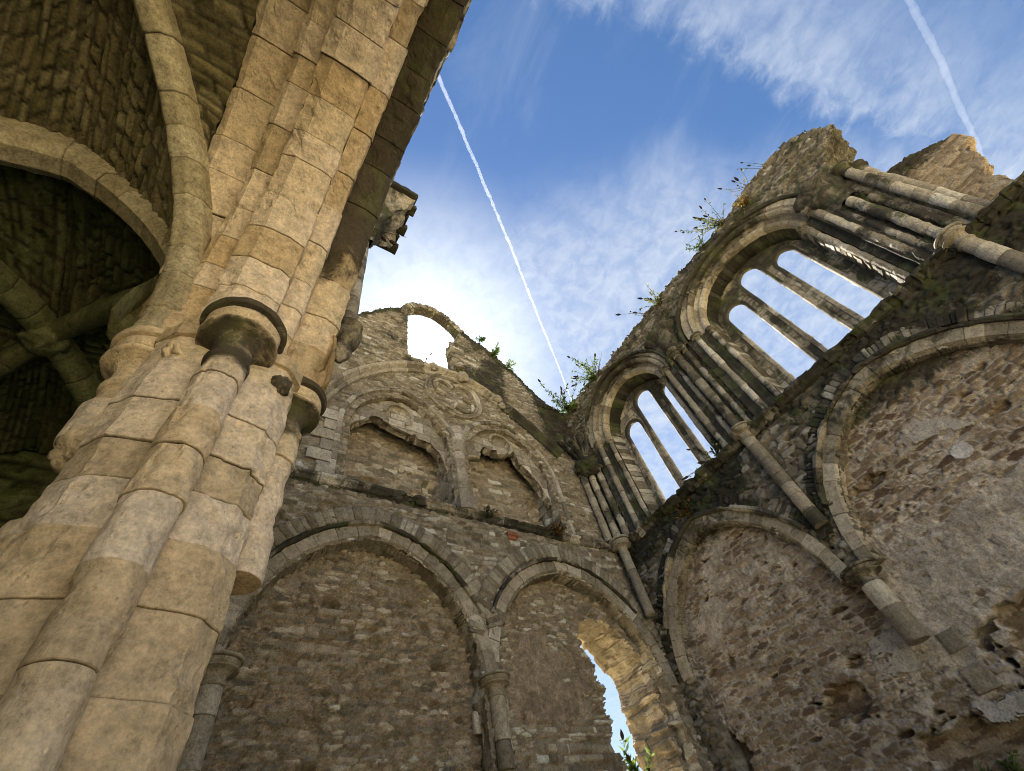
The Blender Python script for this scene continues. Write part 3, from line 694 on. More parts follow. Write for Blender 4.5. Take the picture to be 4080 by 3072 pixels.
def blob(name, mat, parent, c, r, seed, stain=0.0, amp=0.22, freq=2.2, n=30):
    th = np.linspace(0, math.pi, n // 2 + 1); ph = np.linspace(0, 2 * math.pi, n, endpoint=False); T, Ph = np.meshgrid(th, ph, indexing='ij')
    dirs = np.stack([np.sin(T) * np.cos(Ph), np.sin(T) * np.sin(Ph), np.cos(T)], -1)
    s = 1 + amp * fbm3(dirs * freq + seed * 3.1, 3, seed) * 2
    P = np.array(c) + dirs * np.array(r) * s[..., None]; m, n_ = T.shape; I = np.arange(m * n_).reshape(m, n_)
    F = np.stack([I[:-1], np.roll(I[:-1], -1, 1), np.roll(I[1:], -1, 1), I[1:]], -1).reshape(-1, 4)
    acc = Acc(); acc.add(P.reshape(-1, 3), F, 0.5, 0, stain); return acc.build(name, mat, parent)


M_BRICK = stone_mat('red_brick', [(0.0, (0.28, 0.09, 0.05)), (1.0, (0.36, 0.13, 0.08))], (0.3, 0.25, 0.2), lichen=0.05)
build_end_wall()
#PART2
# ================================================================= SIDE WALL
def build_side_wall():
    W = thing('side_wall', (D2, 2.6, FLOOR), 'long ruined side wall with two triple lancet windows over blind arches, plants along its broken top', 'wall')
    top = np.array([(-9, 7.2), (-4.62, 7.25), (-4.55, 12.5), (-4.3, 13.15), (-4.0, 13.72), (-3.4, 13.84), (-2.4, 13.84), (-1.3, 13.74), (0, 13.6), (1.2, 13.8), (2.3, 13.7), (4.6, 13.68), (7.3, 13.75), (9.3, 13.6)])
    B1 = (3.36, 7.45, SPR, 2.64); B2 = (-2.36, 2.44, SPR, 2.75)
    N1 = (5.28, 1.42, 11.02, 1.58); N2 = (-0.18, 1.76, 11.02, 1.58)       # centre, half width, springing, rise of the inner arch
    hoods = [((N1[0] - 2.07, N1[0] + 2.07), 2.07), ((N2[0] - 2.52, N2[0] + 2.52), 2.05)]
    w3 = [(-9, SILL), (-3.22, SILL), (-3.22, 11.0), (-3.45, 11.6), (-3.9, 12.15), (-4.6, 12.6), (-9, 12.6)]

    def ins(u, v):
        t = np.interp(u, top[:, 0], top[:, 1]) + 0.14 * (rnd(np.floor(u / 0.2), 6) - 0.5) + 0.09 * fbm2(u * 3, v * 3, 2, 9)
        r = v < t
        r &= ~in_arch(u, v, *B1); r &= ~in_arch(u, v, *B2); r &= ~((v < SPR) & (u < 7.45))
        r |= (u > 7.6) & (v < 7)
        for (h, rise), n in zip(hoods, (N1, N2)): r &= ~(in_arch(u, v, h[0], h[1], n[2], rise) & (v > SILL))
        j = 0.06 * fbm2(u * 6, v * 6, 2, 5)
        r &= ~inpoly(u + j, v + j, w3)
        return r

    def stain(u, v):
        n = fbm2(u * 0.9, v * 0.9, 3, 31)
        s = 0.60 * ss(v, 5.0, 6.9) * (v < SILL + .1) * (0.8 + 0.9 * n)
        pale = np.exp(-((u - 2.75) / 0.75) ** 2) * (v < SILL - 0.3)            # pale strip either side of the vaulting shaft
        s = s * (1 - 0.95 * pale)
        s = np.maximum(s, ss(v, 10.0, 13.6) * (0.26 + 0.6 * n))
        s = np.maximum(s, 0.3 * ss(v, 7.2, 7.5))
        for c in (2.9, -2.9): s = np.maximum(s, np.exp(-((u - c) / 0.9) ** 2) * ss(v, 7.2, 7.6) * (1 - ss(v, 11, 12.5)) * 0.62)
        return np.clip(s + 0.08, 0, 1)
    hf = masonry(401, amp=0.08, ch=(0.09, 0.2), sw=(0.14, 0.46), jw=(0.003, 0.018), miss=0.03, stain=stain, und=0.05, vor=0.15, vs=(0.30, 0.13))
    field('masonry', F2, (-7.5, 9.2, FLOOR, 14.1), 0.03, ins, -0.075, hf, M_DARK, W, thick=1.3, rim_stain=0.2)

    # ---- blind arches
    def pl(u, v, cu, cv, t):
        n = fbm2(cu * 0.9, cv * 0.9, 3, 61); n2 = fbm2(u * 5, v * 5, 3, 62)
        a = 0.75 - np.hypot((u - 6.35) / 0.75, (v - 4.25) / 0.75)
        a = np.maximum(a, 0.6 - np.hypot((u - 5.85) / 0.55, (v - 5.35) / 0.45))
        b = ss(3.4 - u, 0, 0.8) * ss(v, 1.4, 1.9) * (1 - ss(v, 3.0, 4.1)) * 0.62
        c = 0.5 - np.hypot((u - 0.3) / 1.5, (v - 4.9) / 0.9)
        d = 0.25 - np.hypot((u - 7.0) / 0.7, (v - 2.9) / 0.5)
        q = np.maximum(np.maximum(a, b), np.maximum(c, d)) + 0.85 * n + 0.45 * n2 + 0.55 * (t - 0.5)
        return ss(q, 0.10, 0.34)
    cav = [(4.78, 1.93, 0.52, 0.28, 0.6), (0.95, 1.5, 1.15, 0.75, 1.4), (3.3, 0.35, 1.15, 0.8, 1.5), (7.75, 1.6, 0.6, 0.72, 0.5), (1.65, 4.72, 0.34, 0.13, 0.18), (4.15, 2.35, 0.2, 0.11, 0.2), (6.55, 3.4, 0.1, 0.16, 0.15)]
    stp = lambda u, v: 0.15 + 0.30 * ss(v, 5.2, 6.1) + 0.16 * ss(2.2 - u, 0.5, 3.5) * ss(v, 2.5, 5) + 0.14 * ss(2.6 - v, 0, 1.5)
    field('blind_panel', F2, (-7.5, 9.2, FLOOR, 6.35), 0.022, lambda u, v: (v < SPR + .1) | in_arch(u, v, *B1, grow=0.15) | in_arch(u, v, *B2, grow=0.15), -0.3,
          masonry(411, amp=0.05, ch=(0.07, 0.17), sw=(0.12, 0.42), jw=(0.003, 0.022), plaster=pl, cav=cav, stain=stp, warp=0.06, und=0.05, vor=0.3, vs=(0.30, 0.105), miss=0.02, edge=0.013), M_SIDE, W, thick=0.2)
    for i, (A, seed) in enumerate(((B1, 41), (B2, 42))):
        pts = np.vstack([[(A[0], SPR)], arch_pts(*A)[1:-1], [(A[1], SPR)]])
        rg = ring('arch_ring', M_ASH, W, pts, 2, [(0.0, -0.40), (0.0, -0.08), (0.07, 0.03), (0.32, 0.035), (0.32, -0.05)], vlen=0.36, seed=seed, rough=0.008, stain=lambda P: 0.14 + 0.28 * ss(P[:, 2], 5.0, 6.1))
        ring('hood_mould', M_ASH, rg, pts[pts[:, 1] > 4.45], 2, [(0.30, 0.0), (0.31, 0.10), (0.37, 0.15), (0.44, 0.11), (0.45, 0.0)], vlen=0.5, seed=seed + 3, stain=lambda P: 0.55 + 0.7 * fbm3(P * 1.2, 3, 6), rough=0.018, jit=0.012, rag=0.07)
        A_, O_ = arch_frames(pts[4:-4], p2, DEP2)
        sweep('relieving_slabs', M_DARK, rg, A_, O_, np.broadcast_to(DEP2, A_.shape), [(0.44, -0.05), (0.45, 0.03), (0.70, 0.02), (0.74, -0.06)], vlen=0.10, seed=seed + 7, groove=0.03, jit=0.035, sstep_=0.04, rough=0.022, rag=0.06, stain=lambda P: 0.45 + 0.7 * fbm3(P * 1.4, 3, 4), tint_amp=1.5)
    # respond with broken shaft between the two
    for (y, zb, lab) in ((2.88, 2.12, 'broken shaft ending above rubble'), (-2.8, 2.0, None)):
        s = shaft('respond_shaft', M_ASH, W, D2 - 0.05, y, zb, SPR - 0.3, 0.19, seed=430 + int(zb * 10), vlen=0.5, stain=0.2, label=lab)
        lathe('capital', M_ASH, s, D2 - 0.02, y, cap_prof(0.19, 0.37, SPR + 0.04, 0.36), seed=432, stain=0.45)
    acc = Acc()
    for k, (y, z, w, h) in enumerate(((2.55, 2.0, 0.34, 0.3), (2.62, 1.45, 0.42, 0.36), (3.25, 2.35, 0.2, 0.3))):
        sweep_into(acc, p2([(y, z - h / 2), (y, z + h / 2)]), (0, 1, 0), DEP2, [(-w / 2, -0.35), (-w / 2 + .02, -0.235), (w / 2 - .02, -0.235), (w / 2, -0.35)], vlen=1, seed=440 + k, rough=0.012)
    acc.build('bonding_stones', M_ASH, W)
    # white patches of plaster
    for k, (poly, nm, wob) in enumerate((([(0.15 + 0.155 * math.cos(t), 4.23 + 0.15 * math.sin(t)) for t in np.linspace(0, 6.28, 30)], 'round_plaster_patch', 0.015), ([(3.12, 2.46), (3.72, 2.56), (3.98, 1.92), (3.55, 1.9), (3.2, 1.83)], 'square_plaster_patch', 0.05),
                                         ([(2.9, 1.2), (2.3, 1.15), (2.2, 0.92), (2.6, 0.9), (2.95, 1.02)], 'low_plaster_patch', 0.09), ([(0.6, 4.95), (0.0, 5.0), (-0.2, 4.75), (-0.35, 4.55), (-0.1, 4.5), (0.2, 4.72)], 'upper_plaster_patch', 0.14))):
        q = np.array(poly); ctr = q.mean(0)
        field(nm, F2, (q[:, 0].min() - .15, q[:, 0].max() + .15, q[:, 1].min() - .15, q[:, 1].max() + .15), 0.02, lambda u, v, poly=poly, wob=wob: inpoly(u + wob * 2 * fbm2(u * 5, v * 5, 4, 1), v + wob * 2 * fbm2(u * 5, v * 5, 4, 2), poly) & (fbm2(u * 4, v * 5, 4, 6) < (0.28 if wob > 0.02 else 9)), -0.245,
              lambda U, V: (0.012 * fbm2(U * 6, V * 6, 3, 4), 0.5 + 0.8 * fbm2(U * 3, V * 3, 2, 5), 0 * U, 0 * U), M_PLAST if k == 0 else M_PLAST2, W, thick=0.12)
    # ---- string course
    sweep('string_course', M_DARK, W, p2([(7.9, SILL - 0.08), (5, SILL - 0.07), (2.85, SILL - 0.06), (0, SILL - 0.06), (-7.4, SILL - 0.06)]), (0, 0, 1), DEP2,
          [(-0.16, -0.02), (-0.13, 0.06), (-0.05, 0.10), (0.0, 0.19), (0.07, 0.18), (0.09, 0.0), (0.09, -0.6)], vlen=0.24, seed=451, rough=0.035, jit=0.03, stain=lambda P: 0.5 + 0.5 * fbm3(P * 1.3, 3, 2), rag=0.09, tint_amp=1.2)
    # ---- the windows
    for i, ((c, a, sp, rise), hd, lights, ncut) in enumerate(((N1, hoods[0], [(5.72, 6.38, 11.4), (4.74, 5.46, 12.14), (3.80, 4.36, 11.54)], 0), (N2, hoods[1], [(0.52, 1.16, 11.64), (-0.54, 0.12, 12.3), (-1.48, -0.92, 11.7)], 1))):
        seed = 460 + 20 * i; q = (c - a, c + a, sp, rise); gap = hd[1] - rise
        wn = field('lancet_window', F2, (c - a - 0.5, c + a + 0.5, SILL - 0.1, sp + rise + 0.55), 0.024, lambda u, v, lights=lights, q=q: in_arch(u, v, *q, grow=0.42) & ~np.any([in_arch(u, v, l[0] - 0.045, l[1] + 0.045, l[2] - 0.30, 0.36 + 0.04) for l in lights], axis=0), -1.0,
                   masonry(seed, amp=0.02, ch=(0.14, 0.32), sw=(0.2, 0.5), jw=(0.003, 0.01), und=0.015, stain=lambda u, v: 0.42 + 0.35 * fbm2(u, v, 3, 9)), M_ASH, W, thick=0.11, rim_tint=0.35)
        for l in lights:   # chamfered edge round every light
            lp = np.vstack([[(l[0], SILL + 0.02)], [(l[0], 9.0)], arch_pts(l[0], l[1], l[2] - 0.30, 0.36), [(l[1], 9.0)], [(l[1], SILL + 0.02)]])
            ring('lancet_moulding', M_ASH, wn, lp, 2, [(0.05, -1.115), (0.0, -1.10), (-0.005, -1.0), (0.025, -0.965), (0.10, -0.96), (0.11, -1.02)], vlen=0.55, seed=seed + 2, rough=0.004, stain=lambda P: 0.36 + 0.3 * ss(P[:, 2], 10.3, 11.5), sstep_=0.05)
        ap = arch_pts(*q); jl = np.array([(c - a, SILL + 0.03), (c - a, 9.2)]); jr = np.array([(c + a, 9.2), (c + a, SILL + 0.03)])
        full = np.vstack([jl, ap, jr])
        ring('splayed_reveal', M_DARK, wn, full, 2, [(0.04, -0.46), (0.02, -0.6), (-0.03, -0.8), (-0.06, -1.03)], vlen=0.17, seed=seed + 4, groove=0.02, jit=0.025, rough=0.022, pstep=0.07, stain=lambda P: 0.15 + 0.6 * ss(P[:, 2], 10.6, 12.2), tint_amp=1.5)
        ring('inner_order', M_ASH, wn, ap, 2, [(0.02, -0.48), (0.0, -0.30), (0.03, -0.23), (0.09, -0.20), (0.15, -0.23), (0.17, -0.30), (0.22, -0.32), (0.28, -0.25), (0.30, -0.20)], vlen=0.4, seed=seed + 5, rough=0.007, stain=lambda P: 0.18 + 0.25 * ss(P[:, 2], 11.8, 12.8))
        k = (gap - 0.06) / 0.55
        ring('outer_order', M_ASH, wn, ap, 2, [(0.30, -0.24), (0.31, -0.08), (0.30 + 0.06 * k, -0.01), (0.30 + 0.13 * k, 0.02), (0.30 + 0.19 * k, -0.03), (0.30 + 0.22 * k, -0.08), (0.30 + 0.28 * k, 0.0), (0.30 + 0.5 * k, 0.03), (0.30 + 0.5 * k, -0.04)], vlen=0.4, seed=seed + 6, rough=0.009, stain=lambda P: 0.33 + 0.2 * ss(P[:, 2], 12, 13))
        hp = arch_pts(hd[0][0], hd[0][1], sp, hd[1])
        if i == 0: hp = hp[:-9]
        ring('hood_mould', M_ASH, wn, hp, 2, [(-0.02, -0.02), (-0.01, 0.10), (0.04, 0.15), (0.10, 0.11), (0.12, -0.02)], vlen=0.5, seed=seed + 7, rough=0.01, stain=0.60, rag=0.03)
        hw = (hd[0][1] - hd[0][0]) / 2
        for s in (-1, 1):
            # stepped jamb and its two shafts with capitals
            jx = c + s * a
            jm = [(0.04 * s, -0.48), (0.0, -0.42), (0.14 * s, -0.40), (0.16 * s, -0.24), (0.30 * s, -0.24), (0.33 * s, -0.20), (0.34 * s, -0.04), (s * (hw - a) - 0.1 * s, -0.02), (s * (hw - a) + 0.02 * s, 0.02)]
            sweep('stepped_jamb', M_DARK, wn, p2([(jx, SILL + 0.02), (jx, sp)]), (0, 1, 0), DEP2, jm, vlen=0.36, seed=seed + 8 + s, rough=0.012, stain=0.50, caps=False)
            for (off, dd, r) in ((0.07, -0.31, 0.085), (0.40 if i == 0 else 0.48, -0.07, 0.10)):
                y = jx + s * off
                sh = shaft('jamb_shaft', M_ASH, wn, D2 - dd, y, SILL + 0.04, sp - 0.28, r, vlen=0.5, seed=seed + 10 + s, stain=lambda P: 0.30 + 0.5 * fbm3(P * 1.2, 3, 7), n=14, rough=0.011, tint_amp=1.3, rag=0.02)
                lathe('capital', M_ASH, sh, D2 - dd, y, cap_prof(r, r * 2.0, sp + 0.03, 0.32), n=22, seed=seed, stain=0.42)
    # ---- vaulting shafts between the windows
    for (y, zlow, zup, sd) in ((2.85, 4.45, 11.6, 501), (-2.9, 4.6, 10.6, 511)):
        v = shaft('vault_shaft', M_ASH, W, D2 - 0.10, y, zlow, SILL - 0.25, 0.155, vlen=0.42, seed=sd, stain=lambda P: 0.1 + 0.5 * (1 - ss(P[:, 2], 4.5, 5.2)))
        lathe('capital', M_ASH, v, D2 - 0.10, y, cap_prof(0.155, 0.31, SILL + 0.12, 0.42), seed=sd + 1, stain=0.35)
        for k, (dy, dx, r) in enumerate(((0, 0.13, 0.125), (0.27, 0.02, 0.085), (-0.27, 0.02, 0.085))):
            shaft('vault_rib_stump', M_DARK if sd == 501 else M_ASH, W, D2 - dx + 0.06, y + dy, SILL + 0.12, zup - 0.5 * abs(k - 1) - (0 if k == 0 else 0.3), r, vlen=0.45, seed=sd + 3 + k, stain=lambda P: 0.34 + 0.5 * fbm3(P * 1.2, 3, 9), rough=0.014, n=14, rag=0.03)
        if sd == 501:
            for k, (dy, dx, r) in enumerate(((0, 0.13, 0.125), (0.27, 0.02, 0.085), (-0.27, 0.02, 0.085))):
                lathe('capital', M_ASH, W, D2 - dx, y + dy, cap_prof(r, r * 1.8, zup - 0.45 + 0.02 * k, 0.34), n=24, seed=sd + 20 + k, stain=0.45)
        P = []
        for z in np.linspace(0, 1, 22):      # broken springer of the lost vault, spreading from the wall
            a = np.linspace(0, math.pi, 26); rr = 0.20 + 0.34 * z ** 1.5
            P.append(np.stack([D2 + 0.05 - (rr * 0.95) * np.sin(a) * (1 - 0.12 * (np.cos(a * 7) > 0)), y + rr * 1.35 * np.cos(a), zup - 0.45 + 1.25 * z + 0 * a], 1))
        P = np.array(P); P += 0.07 * np.stack([fbm3(P * 3.5 + q * 9, 3, sd) for q in range(3)], -1)
        P[-1] = P[-1].mean(0); I = np.arange(22 * 26).reshape(22, 26); acc = Acc()
        acc.add(P.reshape(-1, 3), np.stack([I[:-1, :-1], I[:-1, 1:], I[1:, 1:], I[1:, :-1]], -1).reshape(-1, 4), 0.4, 0, 0.45)
        acc.build('vault_springer', M_DARK, W)
    # ---- remains of the third window
    for k, (y, z, dx, r) in enumerate(((-3.50, 11.12, 0.04, 0.12), (-3.72, 10.95, -0.20, 0.11), (-3.62, 10.98, -0.42, 0.09))):
        sh = shaft('jamb_shaft', M_ASH, W, D2 - dx, y, SILL + 0.04, z - 0.3, r, vlen=0.6, seed=520 + k, stain=lambda P: 0.2 + 0.5 * fbm3(P * 1.1, 3, 5), n=14, rough=0.010, rag=0.02)
        lathe('capital', M_ASH, sh, D2 - dx, y, cap_prof(r, r * 2.1, z, 0.34), n=22, seed=523 + k, stain=0.5)
    sweep('stepped_jamb', M_DARK, W, p2([(-3.2, SILL), (-3.2, 11.3)]), (0, 1, 0), DEP2, [(0.02, 0.0), (-0.12, 0.0), (-0.14, -0.16), (-0.34, -0.2), (-0.36, -0.45), (-0.55, -0.5), (-0.7, -1.05)], vlen=0.4, seed=531, rough=0.015, stain=0.42)
    ch = [(-3.7, SILL), (-3.7, 10.9), (-4.08, 10.82), (-4.5, 10.7), (-5.0, 10.3), (-5.25, 10.1), (-5.22, 9.75), (-4.98, 9.45), (-4.9, 9.05), (-4.6, 8.7), (-4.58, 8.07), (-4.7, 7.8), (-5.3, 7.5), (-6.6, SILL)]
    field('broken_reveal', F2, (-6.7, -3.6, SILL, 11.1), 0.03, lambda u, v: inpoly(u + 0.08 * fbm2(u * 5, v * 5, 2, 2), v + 0.08 * fbm2(u * 5, v * 5, 2, 3), ch), -1.0, masonry(540, amp=0.05, stain=lambda u, v: 0.12 + 0.5 * ss(v, 9.6, 10.6), warp=0.08), M_SIDE2, W, thick=0.5)
    # ---- corner: corbel, rib stumps, shafts
    cs = shaft('corner_shaft', M_ASH, W, 10.42, 7.70, 5.0, SILL - 0.45, 0.13, seed=551, stain=0.15)
    lathe('capital', M_ASH, cs, 10.42, 7.70, cap_prof(0.13, 0.34, SILL - 0.02, 0.5), seed=552, stain=0.3)
    for k, (x, y) in enumerate(((10.42, 7.70), (10.18, 7.86), (10.58, 7.46))):
        shaft('corner_shaft', M_ASH, W, x, y, SILL, 10.0, 0.11, vlen=0.5, seed=560 + k, stain=lambda P: 0.33 + 0.5 * fbm3(P * 1.1, 3, 5), n=14, rough=0.012, rag=0.03)
    blob('carved_corbel', M_DARK, W, (10.3, 7.6, 10.15), (0.42, 0.42, 0.34), 57, 0.5, amp=0.28, freq=3.0, n=48)
    acc = Acc()
    for k, (ex, ey, ez) in enumerate(((-0.95, 0.18, 1.55), (-0.75, -0.35, 1.25), (-0.45, -0.6, 1.5), (-0.05, -0.95, 1.7), (-0.5, 0.1, 1.9))):
        t = np.linspace(0, 0.8, 9)
        sweep_into(acc, np.stack([10.40 + ex * t ** 1.4, 7.70 + ey * t ** 1.4, 10.2 + ez * t], 1), (1, 0, 0), (0, 1, 0), [(-0.07, -0.05), (0, -0.1), (0.07, -0.05), (0.07, 0.09), (-0.07, 0.09)], closed=True, vlen=0.42, seed=570 + k, rough=0.03, stain=0.46, rag=0.05)
    acc.build('vault_springer', M_DARK, W)
    return W


M_PLAST = stone_mat('white_lime_plaster', [(0.0, (0.48, 0.45, 0.44)), (1.0, (0.62, 0.60, 0.60))], (0.4, 0.36, 0.32), lichen=0.1, patch=0.1, bump=0.3)
M_PLAST2 = stone_mat('grey_lime_plaster', [(0.0, (0.30, 0.27, 0.23)), (0.7, (0.44, 0.41, 0.365)), (1.0, (0.56, 0.54, 0.52))], (0.4, 0.36, 0.32), lichen=0.5, patch=0.2, bump=0.6)
M_SIDE2 = stone_mat('pale_broken_core', [(0.0, (0.15, 0.11, 0.08)), (0.5, (0.27, 0.215, 0.155)), (1.0, (0.40, 0.34, 0.26))], (0.33, 0.26, 0.19), lichen=0.2)
build_side_wall()

# ================================================================= ARCADE: pier, arches, wall over
PX, PY = -0.28, 2.93
BAY = 5.66; YC = PY - BAY / 2 - 0.02
CAPZ = 3.5


def build_pier():
    T = thing('clustered_pier', (PX, PY, FLOOR), 'massive cream stone clustered pier with round moulded capitals carrying the vault, close to the camera', 'pier')
    half = [(0.12, 0.46), (0.30, 0.425), (0.38, 0.40), (0.49, 0.27), (0.50, 0.10)]
    right = half + [(x, -y) for x, y in half[::-1]]
    prof = right + [(-x, -y) for x, y in right]
    # world: a -> x, b -> towards the camera (-y)
    core = sweep('core', M_PIER, T, np.array([[PX, PY, FLOOR], [PX, PY, CAPZ - 0.02]]), (1, 0, 0), (0, -1, 0), prof, closed=True, vlen=0.36, seed=701, pstep=0.015, sstep_=0.017, rough=0.012, jit=0.013, groove=0.014, gw=0.0035, tint_amp=1.4, rag=0.016,
                 stain=lambda P: 0.34 * ss(P[:, 0], -0.1, 0.2) * ss(P[:, 2], 2.6, 3.4) + 0.1 * ss(fbm3(P * 1.5, 3, 4), 0.1, 0.5))
    specs = [(PX, PY - 0.53, FLOOR, 0.135, 0.30, 0.5, 'broad front shaft worn and stained'), (PX + 0.53, PY, 1.72, 0.135, 0.2, 0.55, 'shaft cut off at its foot'), (PX - 0.52, PY, 2.45, 0.15, 0.05, 0.1, 'short broken shaft under the aisle vault'), (PX, PY + 0.53, FLOOR, 0.135, 0.2, 0.2, None)]
    for k, (x, y, zb, r, R, st, lab) in enumerate(specs):
        f = (lambda P, st=st: st * (0.25 * ss(P[:, 2], 2.2, 3.0) + 0.75 * ss(P[:, 2], 2.72, 3.0)) + 0.08 * ss(fbm3(P * 2, 3, 4), 0.1, 0.5))
        s = shaft('shaft', M_PIER, T, x, y, zb, CAPZ - 0.5, r, vlen=0.31, seed=710 + k, n=44, rough=0.012, jit=0.013, groove=0.014, gw=0.0035, sstep_=0.018, stain=f, label=lab, rag=0.018, tint_amp=1.4)
        RR = (0.31, 0.285, 0.30, 0.28)[k]
        lathe('capital', M_PIER, s, x, y, cap_prof(r * 0.98, RR, CAPZ + 0.02, 0.56), n=84, seed=720 + k, rough=0.006, seg=0.009, stain=lambda P, q=(1, 1, 0.2, 0.6)[k]: q * (0.27 + 0.28 * ss(P[:, 2], CAPZ - 0.10, CAPZ - 0.05) + 0.24 * ss(-P[:, 2], -CAPZ + 0.19, -CAPZ + 0.26) + 0.12 * fbm3(P * 5, 3, 3)))  # tone darkens along the top roll and below the bell
    # abacus fillets joining the capitals over the hollows
    sweep('abacus', M_PIER, T, np.array([[PX, PY, CAPZ - 0.16], [PX, PY, CAPZ + 0.01]]), (1, 0, 0), (0, -1, 0), [(1.08 * a, 1.08 * b) for a, b in prof], closed=True, vlen=0.5, seed=705, pstep=0.03, sstep_=0.03, rough=0.012, stain=0.15)
    for k, (x, y, r) in enumerate(((PX - 0.34, PY - 0.38, 0.085), (PX + 0.36, PY - 0.36, 0.10))):
        blob('carved_boss', M_PIER, T, (x, y, CAPZ - 0.34), (r, r, r * 1.1), 730 + k, 0.1 + 0.4 * k, amp=0.3)
    # broken seat of the vanished left shaft
    blob('broken_corbel', M_PIER, T, (PX - 0.47, PY - 0.05, 2.42), (0.19, 0.16, 0.14), 741, 0.05, amp=0.22, freq=1.8, n=40)
    sweep('shaft_remnant', M_PIER, T, np.array([[PX - 0.44, PY - 0.02, FLOOR], [PX - 0.44, PY - 0.02, 1.85]]), (1, 0, 0), (0, -1, 0), circle_prof(0.16, 20), closed=True, vlen=0.5, seed=742, pstep=0.03, sstep_=0.03, rough=0.014, rag=0.03)
    return T


def arc_path(yc, grow=0.0, a=2.36, rise=2.42, x=0.0):
    p = arch_pts(yc - a, yc + a, CAPZ, rise, n=30)
    A = np.stack([np.full(len(p), x), p[:, 0], p[:, 1]], 1)
    t = np.gradient(p, axis=0); t /= np.linalg.norm(t, axis=1)[:, None]
    O = np.stack([np.zeros(len(p)), -t[:, 1], t[:, 0]], 1)
    return A, O


F3 = lambda U, V, D: np.stack([0.46 + D, U, V], -1)
ORD = [('arch_order', [(0.30, -0.66), (0.10, -0.655), (0.0, -0.52), (0.0, -0.27), (0.07, -0.14), (0.30, -0.13)], 0.34, 0.16, 'heavy chamfered inner order of the arch'),
       ('arch_order', [(0.26, -0.14), (0.27, 0.0), (0.33, 0.07), (0.56, 0.09)], 0.36, 0.15, None),
       ('arch_order', [(0.54, 0.06), (0.52, 0.12), (0.50, 0.30), (0.56, 0.42), (0.62, 0.47), (0.86, 0.475)], 0.40, 0.62, 'outer order blackened by weather'),
       ('arch_order', [(0.56, -0.92), (0.34, -0.90), (0.27, -0.84), (0.25, -0.65)], 0.36, 0.05, None),
       ('arch_order', [(0.85, -1.14), (0.60, -1.14), (0.52, -1.07), (0.50, -0.88), (0.50, -0.62)], 0.36, 0.05, None)]


